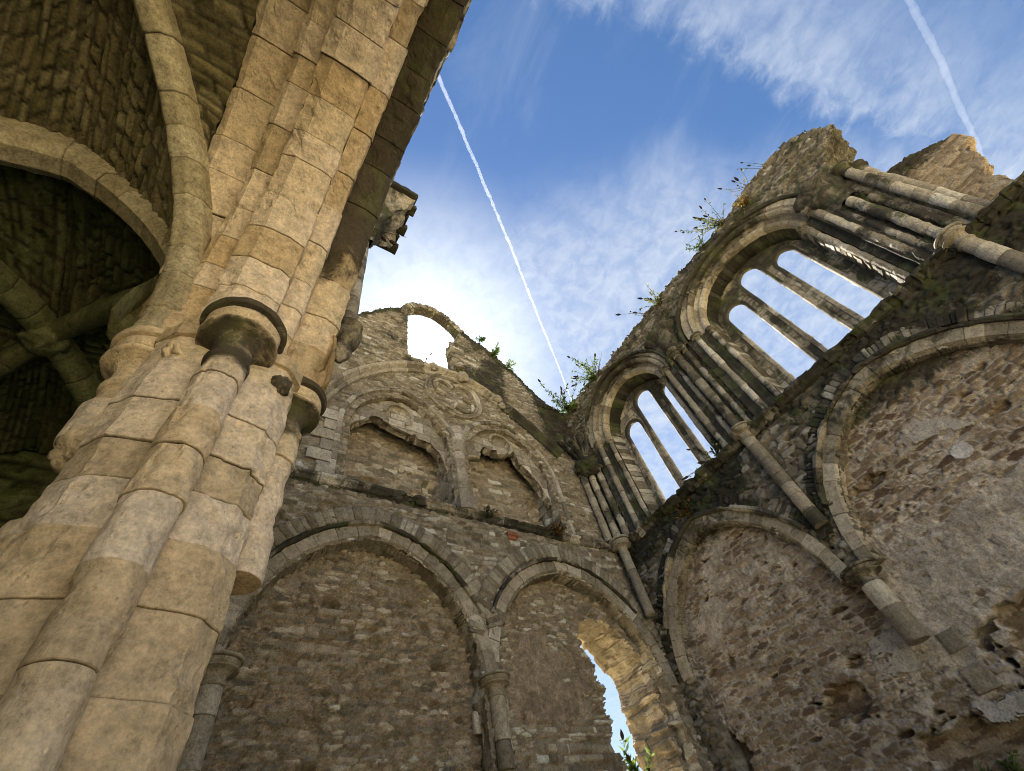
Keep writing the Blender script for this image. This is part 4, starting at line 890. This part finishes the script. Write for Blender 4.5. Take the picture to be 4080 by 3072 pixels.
def build_arcade():
    groups = []
    for b, yc in enumerate((YC, PY + (D1 - PY) / 2 + 0.05)):
        lab = ('pointed arcade arch of several stone orders rising overhead from the clustered pier', 'farther arcade arch hidden behind the pier and running to the gable wall')[b]
        a = 2.36 if b == 0 else (D1 - PY) / 2 - 0.5
        T = thing('arcade_arch', (-0.3, yc, CAPZ), lab, 'arch')
        for k, (nm, pr, vl, st, l) in enumerate(ORD):
            A, O = arc_path(yc, a=a, rise=2.42)
            if k == 4: A = A + np.array([-0.20, 0, 0]) * ss(A[:, 2:3], CAPZ + 0.4, CAPZ + 2.4)
            f = (lambda P, st=st: st * ss(P[:, 2] + 0.5 * fbm3(P * 1.5, 3, 2), 4.9, 6.0) + 0.06 + 0.22 * ss(P[:, 0], -0.1, 0.2) * ss(P[:, 2], 3.3, 4.2))
            fine = 0.02 if b == 0 else 0.08
            sweep(nm, M_PIER if (b == 0 or k < 3) else M_RFAR, T, A, O, np.broadcast_to(np.array([1.0, 0, 0]), A.shape), pr, vlen=vl, seed=750 + 10 * b + k, pstep=fine, sstep_=fine * 1.2, rough=0.012, jit=0.018, groove=0.018, gw=0.004, stain=f, label=l, rag=0.022, tint_amp=1.4)
        y0, y1 = (yc - a - 0.47, PY) if b == 0 else (PY, D1 - 0.02)
        arch_top = lambda u, yc=yc, a=a: None
        field('spandrel_wall', F3, (y0, y1, CAPZ, SILL - 0.12), 0.05, lambda u, v, yc=yc, a=a: ~in_arch(u, v, yc - a, yc + a, CAPZ, 2.42, grow=0.80), 0.0, masonry(770 + b, amp=0.03, ch=(0.15, 0.3), sw=(0.25, 0.55), stain=lambda u, v: 0.6 + 0 * u), M_ASH, T, thick=0.35)
        sweep('ledge', M_DARK, T, np.array([[0.4, y0, SILL - 0.02], [0.4, y1, SILL - 0.02]]), (1, 0, 0), (0, 0, -1), [(0.0, 0.14), (0.05, 0.13), (0.07, 0.08), (0.13, 0.03), (0.145, -0.02), (0.13, -0.06), (-0.6, -0.07)], vlen=0.6, seed=780 + b, rough=0.014, stain=0.7, rag=0.03, pstep=0.04, sstep_=0.04)
        groups.append(T)
    # shaft, corbel and broken springer of the lost high vault, on the wall over the pier
    T = thing('vault_springing', (0.6, PY + 0.05, 4.9), 'broken springing of the lost high vault, its toothed edge black against the sky', 'vault stub')
    x, y = 0.60, PY + 0.15
    s = shaft('wall_shaft', M_ASH, T, x, y, 5.0, 8.6, 0.115, vlen=0.5, seed=791, stain=0.35, n=20)
    lathe('foliage_corbel', M_ASH, T, x, y, [(0.02, 4.55), (0.07, 4.62), (0.12, 4.78), (0.10, 4.85), (0.17, 4.95), (0.20, 5.05), (0.16, 5.10), (0.22, 5.17), (0.22, 5.22), (0.12, 5.28)], n=40, seed=792, rough=0.022, stain=0.4)
    acc = Acc()
    def sec(z):
        t = ss(np.array(z), 8.4, 10.3); t = float(t) ** 1.5
        return t
    zs = np.linspace(8.3, 10.35, 34); rows = []
    for z in zs:
        t = ((z - 8.3) / 2.05) ** 1.7
        xo = 0.62 + 0.12 + 0.62 * t; ya, yb = y - 0.14 - 0.55 * t, y + 0.14 + 0.42 * t
        q = []
        for (ax, ay, bx, by) in ((0.30, ya, xo, ya), (xo, ya, xo, yb), (xo, yb, 0.30, yb)):
            n = 18
            for k in range(n): q.append((ax + (bx - ax) * k / n, ay + (by - ay) * k / n, z))
        q.append((0.30, yb, z)); rows.append(q)
    P = np.array(rows); nr, nc = P.shape[:2]
    nz = fbm3(P * 4, 3, 5); P[..., 0] += 0.11 * nz; P[..., 1] += 0.09 * fbm3(P * 4 + 7, 3, 6)
    # rib grooves
    P[..., 0] -= 0.05 * (np.sin((P[..., 1] - y) * 14) > 0.4) * ss(P[..., 2], 8.8, 9.6)
    I = np.arange(nr * nc).reshape(nr, nc)
    acc.add(P.reshape(-1, 3), np.stack([I[:-1, :-1], I[:-1, 1:], I[1:, 1:], I[1:, :-1]], -1).reshape(-1, 4), 0.5 + 0.5 * nz.ravel(), 0, np.clip(0.42 + 0.8 * fbm3(P.reshape(-1, 3) * 1.5, 2, 3), 0, 1))
    acc.build('vault_stub', M_ASH, T, smooth=False)
    acc = Acc(); rs = np.random.RandomState(3)
    for k in range(6):     # toothing stones along the broken edge
        yy = y - 0.66 + k * 0.24; d = 0.10 if k % 2 else 0.02
        sweep_into(acc, np.array([[0.3, yy, 10.38 + rs.uniform(-.03, .03)], [1.36 + d, yy, 10.40]]), (0, 1, 0), (0, 0, 1), [(-0.10, -0.09), (0.10, -0.09), (0.10, 0.10), (-0.10, 0.10)], closed=True, vlen=0.5, seed=800 + k, rough=0.02, stain=0.5)
    acc.build('toothing_stones', M_DARK, T)
    field('wall_stub', F3, (PY - 0.75, PY + 0.85, SILL, 10.3), 0.06, lambda u, v: v < 10.2 + 0.2 * noise2(u * 3, v, 3), -0.18, masonry(810, stain=lambda u, v: 0.4 + 0 * u), M_DARK, T, thick=0.9)


build_pier()
build_arcade()


# ================================================================= AISLE VAULT
def resamp(P, n):
    s = np.concatenate([[0], np.cumsum(np.linalg.norm(np.diff(P, axis=0), axis=1))]); t = np.linspace(0, s[-1], n)
    return np.stack([np.interp(t, s, P[:, k]) for k in range(3)], 1), s[-1]


def rib(acc, P, w, h, seed, stain=0.1, fine=0.04, vlen=0.42):
    P = np.asarray(P); t = np.gradient(P, axis=0); t /= np.linalg.norm(t, axis=1)[:, None]
    lat = np.cross(t, (0, 0, 1)); lat[np.linalg.norm(lat, axis=1) < 1e-4] = (1, 0, 0); lat /= np.linalg.norm(lat, axis=1)[:, None]
    lat[:] = lat.mean(0) / np.linalg.norm(lat.mean(0))
    up = np.cross(lat, t)
    sweep_into(acc, P, up, lat, [(0.10, -w / 2), (-h * 0.45, -w / 2), (-h, -w / 4), (-h, w / 4), (-h * 0.45, w / 2), (0.10, w / 2)], vlen=vlen, seed=seed, rough=0.008, stain=stain, pstep=fine, sstep_=fine)


def build_vault(name, label, y0, y1, seed, fine, mw, mr):
    x0, x1 = -4.2, -1.18; bx, by = (x0 + x1) / 2 + 0.05, (y0 + y1) / 2; zs = CAPZ; H = 2.85
    T = thing('rib_vault', (bx, by, CAPZ), label, 'vault', 'aisle vault bays')
    th = np.linspace(0, math.pi / 2, 40)
    corners = {(sx, sy): np.array([x0 if sx < 0 else -0.84, y0 if sy < 0 else y1, zs]) for sx in (-1, 1) for sy in (-1, 1)}
    boss = np.array([bx, by, zs + H])
    D = {}
    for k, c in corners.items():
        q = (1 - np.cos(th))[:, None]; P = c + (boss - c) * q; P[:, 2] = zs + H * np.sin(th); D[k] = P
    Bc = {}
    for sx, sy, along in [(sx, sy, al) for sx in (-1, 1) for sy in (-1, 1) for al in ('x', 'y')]:
        c = corners[(sx, sy)]
        if along == 'y' and sx > 0:      # over the arcade arch, leaning back as it rises
            ar = 2.36 if mw is M_VAULT else (D1 - PY) / 2 - 0.5; ycc = YC if mw is M_VAULT else PY + (D1 - PY) / 2 + 0.05
            pts = arch_pts(ycc - ar, ycc + ar, zs, 2.42, grow=0.60)[:25]; q = np.linspace(0, 1, 25)
            P = np.stack([-0.86 - 0.48 * ss(pts[:, 1], zs + 0.2, zs + 2.6), ycc + sy * (ycc - pts[:, 0]), pts[:, 1] - 0.02], 1)
        elif along == 'y':      # arch on the east/west side, from corner to middle of that side
            a = (y1 - y0) / 2; pts = arch_pts(-a, a, zs, 2.72)[:25]; P = np.stack([np.full(25, c[0]), by + sy * (-pts[:, 0]), pts[:, 1]], 1)
        else:
            a = (x1 - x0) / 2; pts = arch_pts(-a, a, zs, 2.56, grow=0.27)[:25]; P = np.stack([bx - 0.05 + sx * (-pts[:, 0]), np.full(25, c[1]), pts[:, 1]], 1)
        Bc[(sx, sy, along)] = P
    acc = Acc()
    for (sx, sy, al), B in Bc.items():
        n = max(8, int(4.2 / fine)); m = max(6, int(2.4 / fine))
        d, L = resamp(D[(sx, sy)], n); bb, _ = resamp(B, n)
        s = np.linspace(0, 1, m)[None, :, None]
        P = d[:, None] * (1 - s) + bb[:, None] * s
        P[..., 2] += 0.10 + 0.10 * np.sin(math.pi * s[..., 0]) * np.linspace(0, 1, n)[:, None]
        wdt = np.linalg.norm(bb - d, axis=1)[:, None]
        Uc = s[..., 0] * wdt + 7 * (sx + 2 * sy) ; Vc = np.broadcast_to(np.linspace(0, L, n)[:, None], Uc.shape)
        dd, sid, lu, lv, cu, cv = rubble(Uc, Vc, seed + sx * 3 + sy * 5 + (al == 'x') * 11, (0.09, 0.19), (0.15, 0.38), 0.06)
        t2 = rnd(sid, 2); prof = ss(dd, 0.006, 0.05); hgt = 0.055 * prof * (0.3 + t2)
        Tn = np.cross(np.gradient(P, axis=0), np.gradient(P, axis=1)); Tn /= np.linalg.norm(Tn, axis=-1)[..., None] + 1e-9
        Tn *= np.where(Tn[..., 2:3] > 0, -1, 1)
        P = P + Tn * hgt[..., None]
        I = np.arange(n * m).reshape(n, m)
        acc.add(P.reshape(-1, 3), np.stack([I[:-1, :-1], I[:-1, 1:], I[1:, 1:], I[1:, :-1]], -1).reshape(-1, 4), rnd(sid, 1).ravel(), (1 - ss(dd, 0.008, 0.028)).ravel(), 0.12)
    acc.build('web', mw, T)
    for k, (key, P) in enumerate(D.items()):
        a = Acc(); rib(a, P, 0.27, 0.20, seed + 50 + k, fine=fine * 1.2); a.build('diagonal_rib', mr, T)
    blob('boss', mr, T, tuple(boss + np.array([0, 0, -0.12])), (0.24, 0.24, 0.17), seed + 60, 0.25)
    acc = Acc(); V = np.array([[x0 - 0.5, y0 - 0.5, 7.0], [0.3, y0 - 0.5, 7.0], [0.3, y1 + 0.5, 7.0], [x0 - 0.5, y1 + 0.5, 7.0]])
    acc.add(np.vstack([V, V + [0, 0, 0.25]]), np.array([[0, 3, 2, 1], [4, 5, 6, 7], [0, 1, 5, 4], [1, 2, 6, 5], [2, 3, 7, 6], [3, 0, 4, 7]]), 0.5, 0, 0.4)
    acc.build('light_block_slab', M_DARK, T, smooth=False)  # unseen slab added over the bay to stop light leaking through edge gaps
    return T


build_vault('near', 'rubble rib vault of the aisle bay nearest the camera, left of the great arch', PY - BAY + 0.42, PY - 0.07, 820, 0.032, M_VAULT, M_RIB)
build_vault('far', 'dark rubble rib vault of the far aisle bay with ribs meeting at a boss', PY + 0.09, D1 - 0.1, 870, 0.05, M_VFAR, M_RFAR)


def build_transverse():
    T = thing('transverse_arch', (-2.6, PY, CAPZ), 'plain chamfered stone arch across the aisle between the two vault bays', 'arch')
    p = arch_pts(-4.2, -0.86, CAPZ, 2.56, n=26); A = np.stack([p[:, 0], np.full(len(p), PY), p[:, 1]], 1)
    t = np.gradient(p, axis=0); t /= np.linalg.norm(t, axis=1)[:, None]; O = np.stack([-t[:, 1], 0 * t[:, 0], t[:, 0]], 1)
    sweep('arch_ribs', M_RIB, T, A, O, np.broadcast_to(np.array([0, -1.0, 0]), A.shape), [(0.55, -0.19), (0.09, -0.18), (0.0, -0.09), (0.0, 0.09), (0.09, 0.18), (0.55, 0.19)], vlen=0.42, seed=901, pstep=0.04, sstep_=0.04, rough=0.009, stain=0.05)
    A2 = thing('aisle_wall', (-4.25, 2.5, FLOOR), 'dark outer rubble wall of the vaulted aisle', 'wall')
    F4 = lambda U, V, D: np.stack([-4.25 + D, U, V], -1)
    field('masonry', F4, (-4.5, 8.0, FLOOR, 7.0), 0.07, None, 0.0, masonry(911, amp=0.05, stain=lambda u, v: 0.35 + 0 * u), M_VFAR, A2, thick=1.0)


build_transverse()
#PART3
# ================================================================= GROUND
def build_ground():
    m = bpy.data.materials.new('dry_grass_and_gravel'); m.use_nodes = True; nt = m.node_tree; nt.nodes.clear(); b = NB(nt)
    tc = b.n('ShaderNodeTexCoord').outputs['Object']
    n1 = b.noise(tc, 0.25, 5, 0.6); n2 = b.noise(tc, 9.0, 8, 0.7)
    col = b.mix(b.sstep(n1, 0.4, 0.6), (0.50, 0.40, 0.23), (0.44, 0.37, 0.18))
    col = b.mix(b.sstep(n2, 0.35, 0.7, 0, 0.6), col, (0.58, 0.49, 0.33))
    bs = b.n('ShaderNodeBsdfPrincipled'); b.l(col, bs.inputs['Base Color']); bs.inputs['Roughness'].default_value = 0.95; bs.inputs['Specular IOR Level'].default_value = 0.1
    bp = b.n('ShaderNodeBump'); bp.inputs['Distance'].default_value = 0.05; b.l(n2, bp.inputs['Height']); b.l(bp.outputs[0], bs.inputs['Normal'])
    b.l(bs.outputs[0], b.n('ShaderNodeOutputMaterial').inputs[0])
    n = 41; g = np.linspace(-1, 1, n); g = np.sign(g) * np.abs(g) ** 2.2 * 3000
    X, Y = np.meshgrid(g, g); Z = np.full_like(X, FLOOR) + 0.04 * fbm2(X * 0.2, Y * 0.2, 2, 3) * (np.hypot(X, Y) > 1)
    I = np.arange(n * n).reshape(n, n)
    o = mesh_obj('ground', np.stack([X, Y, Z], -1).reshape(-1, 3), np.stack([I[:-1, :-1], I[:-1, 1:], I[1:, 1:], I[1:, :-1]], -1).reshape(-1, 4), m)
    tag(o, 'dry grass and gravel floor of the roofless ruin', 'ground', kind='structure')


build_ground()


# ================================================================= CONTRAILS (ice cloud, real volumes high above)
def contrail(pts, H, r, dens, label, seed, lump):
    m = bpy.data.materials.new('ice_cloud'); m.use_nodes = True; nt = m.node_tree; nt.nodes.clear(); b = NB(nt)
    pv = b.n('ShaderNodeVolumeScatter'); pv.inputs['Color'].default_value = (0.97, 0.98, 1, 1); pv.inputs['Density'].default_value = dens; pv.inputs['Anisotropy'].default_value = 0.35
    b.l(pv.outputs[0], b.n('ShaderNodeOutputMaterial').inputs['Volume'])
    P = np.array([[x * H, y * H, H] for x, y in pts]); L = np.linalg.norm(np.diff(P, axis=0), axis=1).sum(); n = int(L / (r[0] * 0.5))
    s = np.linspace(0, 1, n); c = np.concatenate([[0], np.cumsum(np.linalg.norm(np.diff(P, axis=0), axis=1))]) / L
    C = np.stack([np.interp(s, c, P[:, k]) for k in range(3)], 1); d = (P[-1] - P[0]) / np.linalg.norm(P[-1] - P[0]); lat = np.cross(d, (0, 0, 1)); up = np.cross(lat, d)
    k = 14; th = np.linspace(0, 2 * math.pi, k, endpoint=False); R = r[0] + (r[1] - r[0]) * s
    C = C + lat * (R * 0.25 * noise3(np.stack([s * n / 14, 0 * s, 0 * s + seed], -1), seed))[:, None]
    V = C[:, None] + (lat[None, None] * np.cos(th)[None, :, None] + up[None, None] * np.sin(th)[None, :, None]) * R[:, None, None]
    w = 1 + lump * 2 * fbm3(V / (r[0] * 1.7), 3, seed)
    V = C[:, None] + (V - C[:, None]) * w[..., None]
    I = np.arange(n * k).reshape(n, k)
    acc = Acc(); acc.add(V.reshape(-1, 3), np.stack([I[:-1], np.roll(I[:-1], -1, 1), np.roll(I[1:], -1, 1), I[1:]], -1).reshape(-1, 4))
    for row in (0, n - 1): acc.add(np.vstack([V[row], V[row].mean(0)]), np.stack([np.arange(k), np.full(k, k), (np.arange(k) + 1) % k], 1))
    vv = np.concatenate(acc.V)
    def svol(F): q = vv[F] - vv.mean(0); return np.einsum('ij,ij->i', q[:, 0], np.cross(q[:, 1], q[:, 2])).sum()
    acc.F = [f if svol(f) > 0 else f[:, ::-1] for f in acc.F]
    o = acc.build('contrail', m); tag(o, label, 'contrail', 'contrails in the sky')


contrail([(-0.5, -0.386), (0.04, -0.006), (0.158, 0.077), (0.353, 0.216), (0.9, 0.622)], 2600, (14.0, 5.0), 0.006, 'thin bright white contrail crossing the sky from the arcade to the corner of the walls', 5, 0.28)
contrail([(0.62, -0.587), (0.965, -0.566), (1.36, -0.535)], 2600, (19, 15), 0.0016, 'wide soft fading contrail above the side wall', 6, 0.25)


# ================================================================= PLANTS
def leaf_mat(name, c, tr=0.35):
    m = bpy.data.materials.new(name); m.use_nodes = True; nt = m.node_tree; nt.nodes.clear(); b = NB(nt)
    a = b.n('ShaderNodeAttribute'); a.attribute_name = 'tint'
    col = b.mix(a.outputs['Fac'], tuple(x * 0.55 for x in c), tuple(min(1, x * 1.5) for x in c))
    d = b.n('ShaderNodeBsdfDiffuse'); b.l(col, d.inputs[0]); t = b.n('ShaderNodeBsdfTranslucent'); b.l(col, t.inputs[0])
    x = b.n('ShaderNodeMixShader'); x.inputs[0].default_value = tr; b.l(d.outputs[0], x.inputs[1]); b.l(t.outputs[0], x.inputs[2])
    b.l(x.outputs[0], b.n('ShaderNodeOutputMaterial').inputs[0]); return m


L_GREEN = leaf_mat('green_leaf', (0.075, 0.115, 0.03)); L_YEL = leaf_mat('yellow_leaf', (0.22, 0.19, 0.045)); L_DARK = leaf_mat('dark_leaf', (0.045, 0.06, 0.025)); L_STEM = leaf_mat('brown_stem', (0.07, 0.055, 0.035), 0.0); L_BUD = leaf_mat('brown_seed_head', (0.045, 0.03, 0.025), 0.05)
L_FERN = leaf_mat('pale_green_leaf', (0.13, 0.18, 0.05)); L_RUST = leaf_mat('rusty_leaf', (0.22, 0.12, 0.04))


def plant(name, loc, label, cat, lean, n, h, seed, leaf, bud=0.0, leaf_len=0.13, dens=16, spread=0.9, group='plants growing on the broken masonry', bare=0.0, leaf2=None):
    rs = np.random.RandomState(seed); T = thing(name, loc, label, cat, group); base = np.array(loc)
    S, Lf, L2, Bd = Acc(), Acc(), Acc(), Acc()
    lean = np.array(lean, float)
    for i in range(n):
        d = lean + rs.normal(0, spread, 3) * np.array([0.5, 0.5, 0.35]); d /= np.linalg.norm(d) + 1e-6
        ln = h * rs.uniform(0.45, 1.1); t = np.linspace(0, 1, 7)[:, None]
        bend = np.array([rs.normal(0, .2), rs.normal(0, .2), -0.25 * rs.rand()]) * ln
        st = base + rs.normal(0, 0.05, 3) + d * ln * t + bend * t ** 2
        r = 0.008 * (1 - 0.6 * t)
        tg = np.gradient(st, axis=0); a = np.cross(tg, (0.3, 0.5, 0.8)); a /= np.linalg.norm(a, axis=1)[:, None]; b = np.cross(tg, a); b /= np.linalg.norm(b, axis=1)[:, None]
        ring_ = np.stack([st + a * r, st - 0.5 * a * r + 0.87 * b * r, st - 0.5 * a * r - 0.87 * b * r], 1); I = np.arange(21).reshape(7, 3)
        S.add(ring_.reshape(-1, 3), np.stack([I[:-1], np.roll(I[:-1], -1, 1), np.roll(I[1:], -1, 1), I[1:]], -1).reshape(-1, 4), rs.rand())
        for k in range(int(2.6 * dens * ln / h)):
            q = rs.uniform(bare, 1); p = np.array([np.interp(q, t[:, 0], st[:, c]) for c in range(3)])
            dd = rs.normal(0, 1, 3); dd /= np.linalg.norm(dd); dd = dd * 0.9 + d * 0.5; dd /= np.linalg.norm(dd)
            w = np.cross(dd, rs.normal(0, 1, 3)); w /= np.linalg.norm(w); l = leaf_len * rs.uniform(0.4, 1.05); wd = l * rs.uniform(0.13, 0.24)
            nrm = np.cross(dd, w) * l * 0.12
            V = np.array([p, p + dd * l * 0.45 + w * wd - nrm, p + dd * l - nrm * 2.0, p + dd * l * 0.45 - w * wd - nrm])
            A = Lf if (leaf2 is None or rs.rand() < 0.55) else L2
            A.add(V, np.array([[0, 1, 2, 3]]), rs.rand())
        if rs.rand() < bud:
            tip = st[-1]; dr = tg[-1] / np.linalg.norm(tg[-1]); bl = rs.uniform(0.08, 0.22) * min(1, h * 1.6); rr = bl * 0.14 + 0.012
            tt = np.linspace(0, 1, 6); th = np.linspace(0, 2 * math.pi, 6, endpoint=False); pr = rr * np.sin(np.pi * (0.08 + 0.9 * tt) ** 0.8)
            V = (tip + dr * (tt * bl)[:, None])[:, None] + (a[-1] * np.cos(th)[:, None] + b[-1] * np.sin(th)[:, None])[None] * pr[:, None, None]; I = np.arange(36).reshape(6, 6)
            Bd = Acc(); Bd.add(V.reshape(-1, 3), np.stack([I[:-1], np.roll(I[:-1], -1, 1), np.roll(I[1:], -1, 1), I[1:]], -1).reshape(-1, 4), rs.rand()); Bd.build('seed_head', L_BUD, T)
    S.build('stems', L_STEM, T, smooth=False)
    if Lf.n: Lf.build('leaves', leaf, T, smooth=False)
    if L2.n: L2.build('turned_leaves', leaf2, T, smooth=False)
    return T


XE = D2 + 0.1
plant('buddleia', (XE - .1, 7.75, 13.6), 'large leafy buddleia with dark flower spikes in the dip where the two walls meet', 'shrub', (-0.35, -0.2, 0.75), 16, 1.25, 1, L_GREEN, 0.5, 0.17, 20, 0.9, leaf2=L_DARK)
plant('ivy_clump', (XE - .05, 7.35, 13.45), 'low pale yellow-green clump at the foot of the buddleia in the corner', 'shrub', (-0.7, 0, 0.15), 12, 0.45, 2, L_FERN, 0, 0.13, 18, 1.0)
plant('buddleia', (XE, 5.9, 13.55), 'bushy buddleia with spreading stalks on the side wall above the smaller window', 'shrub', (-0.45, 0.35, 0.75), 22, 1.1, 3, L_GREEN, 0.35, 0.14, 18, 1.0, leaf2=L_FERN)
plant('grass_tuft', (XE - .02, 5.75, 13.65), 'tuft of thin dry stalks standing beside the bushy buddleia', 'grass', (-0.2, -0.3, 0.9), 18, 0.95, 4, L_YEL, 0.1, 0.06, 2, 0.6)
plant('wall_weed', (XE - .05, 2.15, 13.45), 'yellowing weed with bright leaves halfway along the top of the side wall', 'weed', (-0.5, 0.3, 0.6), 14, 0.7, 5, L_YEL, 0.3, 0.11, 12, 1.0, leaf2=L_GREEN)
plant('wall_weed', (XE, 2.75, 13.7), 'thin sprig with two tiny heads left of the yellowing weed', 'weed', (-0.5, 0.5, 0.6), 4, 0.75, 6, L_DARK, 0.9, 0.08, 5, 0.7)
plant('wall_weed', (XE, -0.15, 13.6), 'small green weed on the wall top above the left side of the larger window', 'weed', (-0.5, 0.2, 0.6), 12, 0.55, 7, L_GREEN, 0.2, 0.12, 14, 1.0)
plant('seeded_weed', (XE - .05, -1.05, 13.55), 'tall weed with dark seed heads above the crown of the larger window', 'weed', (-0.6, 0.35, 0.6), 20, 1.0, 8, L_GREEN, 0.6, 0.12, 10, 0.9, leaf2=L_YEL)
plant('seeded_weed', (XE, -2.35, 13.8), 'sparse stalks with dark heads beside the highest point of the side wall', 'weed', (-0.6, 0.4, 0.6), 7, 0.85, 9, L_YEL, 0.8, 0.08, 5, 0.7, bare=0.3)
plant('wall_weed', (XE - .1, -1.9, 13.3), 'rusty yellow leaves creeping under the top edge by the highest stalks', 'weed', (-0.8, 0.2, 0.1), 12, 0.45, 10, L_YEL, 0, 0.1, 12, 1.1, leaf2=L_RUST)
plant('wall_weed', (XE, -3.0, 13.85), 'single bare stalk near the peak of the side wall', 'weed', (-0.6, 0.35, 0.7), 3, 0.75, 11, L_GREEN, 0.9, 0.08, 4, 0.5)
plant('buddleia', (D2 + 0.2, 3.85, 7.35), 'dark leafy sprig on the sill at the right end of the smaller window', 'shrub', (-0.2, 0.3, 0.7), 10, 0.7, 12, L_DARK, 0.4, 0.12, 14, 0.9)
plant('wall_weed', (D2 + 0.05, 4.35, 7.36), 'low sprig with one drooping dark head leaning out over the smaller window sill', 'weed', (-0.3, 0.9, 0.1), 3, 0.65, 13, L_DARK, 0.9, 0.08, 6, 0.4)
plant('fern', (7.72, D1 - .05, 16.1), 'bright green fern clump on the sloping shoulder of the gable', 'fern', (0.1, -0.5, 0.6), 14, 0.5, 14, L_FERN, 0, 0.14, 16, 1.0)
plant('fern', (8.3, D1 - .05, 15.6), 'smaller fern sprig lower down the shoulder of the gable', 'fern', (0.3, -0.5, 0.6), 8, 0.45, 15, L_FERN, 0, 0.13, 14, 1.0)
plant('fern', (7.1, D1 - .05, 16.75), 'flat green fern where the gable arch meets its sloping shoulder', 'fern', (0.2, -0.5, 0.4), 9, 0.32, 16, L_GREEN, 0, 0.12, 14, 1.1)
plant('wall_weed', (4.45, D1 + .1, 13.72), 'tiny sprig on the sill of the empty gable opening', 'weed', (0, -0.3, 0.9), 4, 0.4, 17, L_GREEN, 0.4, 0.08, 6, 0.6)
plant('wall_weed', (5.75, D1 - .02, 13.55), 'tuft of pale dry leaves beside the carved boss under the gable opening', 'weed', (0, -0.6, 0.5), 10, 0.3, 18, L_YEL, 0, 0.09, 12, 1.0)
plant('wall_weed', (8.15, D1 - .12, 7.2), 'rusty tuft on the string course at the foot of the right walled-up window', 'weed', (0, -0.5, 0.7), 34, 0.32, 19, L_RUST, 0.1, 0.09, 10, 1.5, leaf2=L_DARK)
plant('wall_weed', (5.85, D1 - .12, 7.25), 'dark moss tuft on the string course beside the central mullion', 'weed', (0.2, -0.5, 0.6), 16, 0.22, 20, L_DARK, 0, 0.08, 10, 1.3)
plant('buddleia', (9.0, D1 + 0.5, 1.85), 'spindly sapling with long drooping leaves growing in the ragged gap', 'shrub', (-0.3, 0, 0.9), 7, 0.75, 21, L_GREEN, 0.2, 0.20, 16, 0.7, leaf2=L_FERN)
plant('ivy_clump', (D2 - 0.02, 5.35, 6.75), 'dark straggling clump with a few orange flowers over the lower arch of the side wall', 'weed', (-0.7, 0, -0.3), 16, 0.5, 22, L_DARK, 0, 0.12, 16, 1.0, leaf2=L_RUST)
plant('shrub', (D2 + 0.45, 3.35, 0.2), 'sunny green leaves in the dark hollow at the foot of the side wall', 'shrub', (-0.5, 0, 0.8), 14, 0.5, 23, L_FERN, 0, 0.13, 18, 1.0)
plant('hanging_weed', (0.53, 2.35, 7.25), 'thin arching stalks with dark heads hanging off the arcade ledge', 'weed', (0.85, 0.1, 0.1), 4, 0.42, 24, L_DARK, 0.9, 0.04, 2, 0.6, bare=0.5)
plant('ivy_clump', (7.1, D1 - 0.35, 0.95), 'dark green weeds in a hole low in the narrow blind arch', 'weed', (0, -0.6, 0.3), 16, 0.4, 25, L_DARK, 0, 0.12, 16, 1.1)
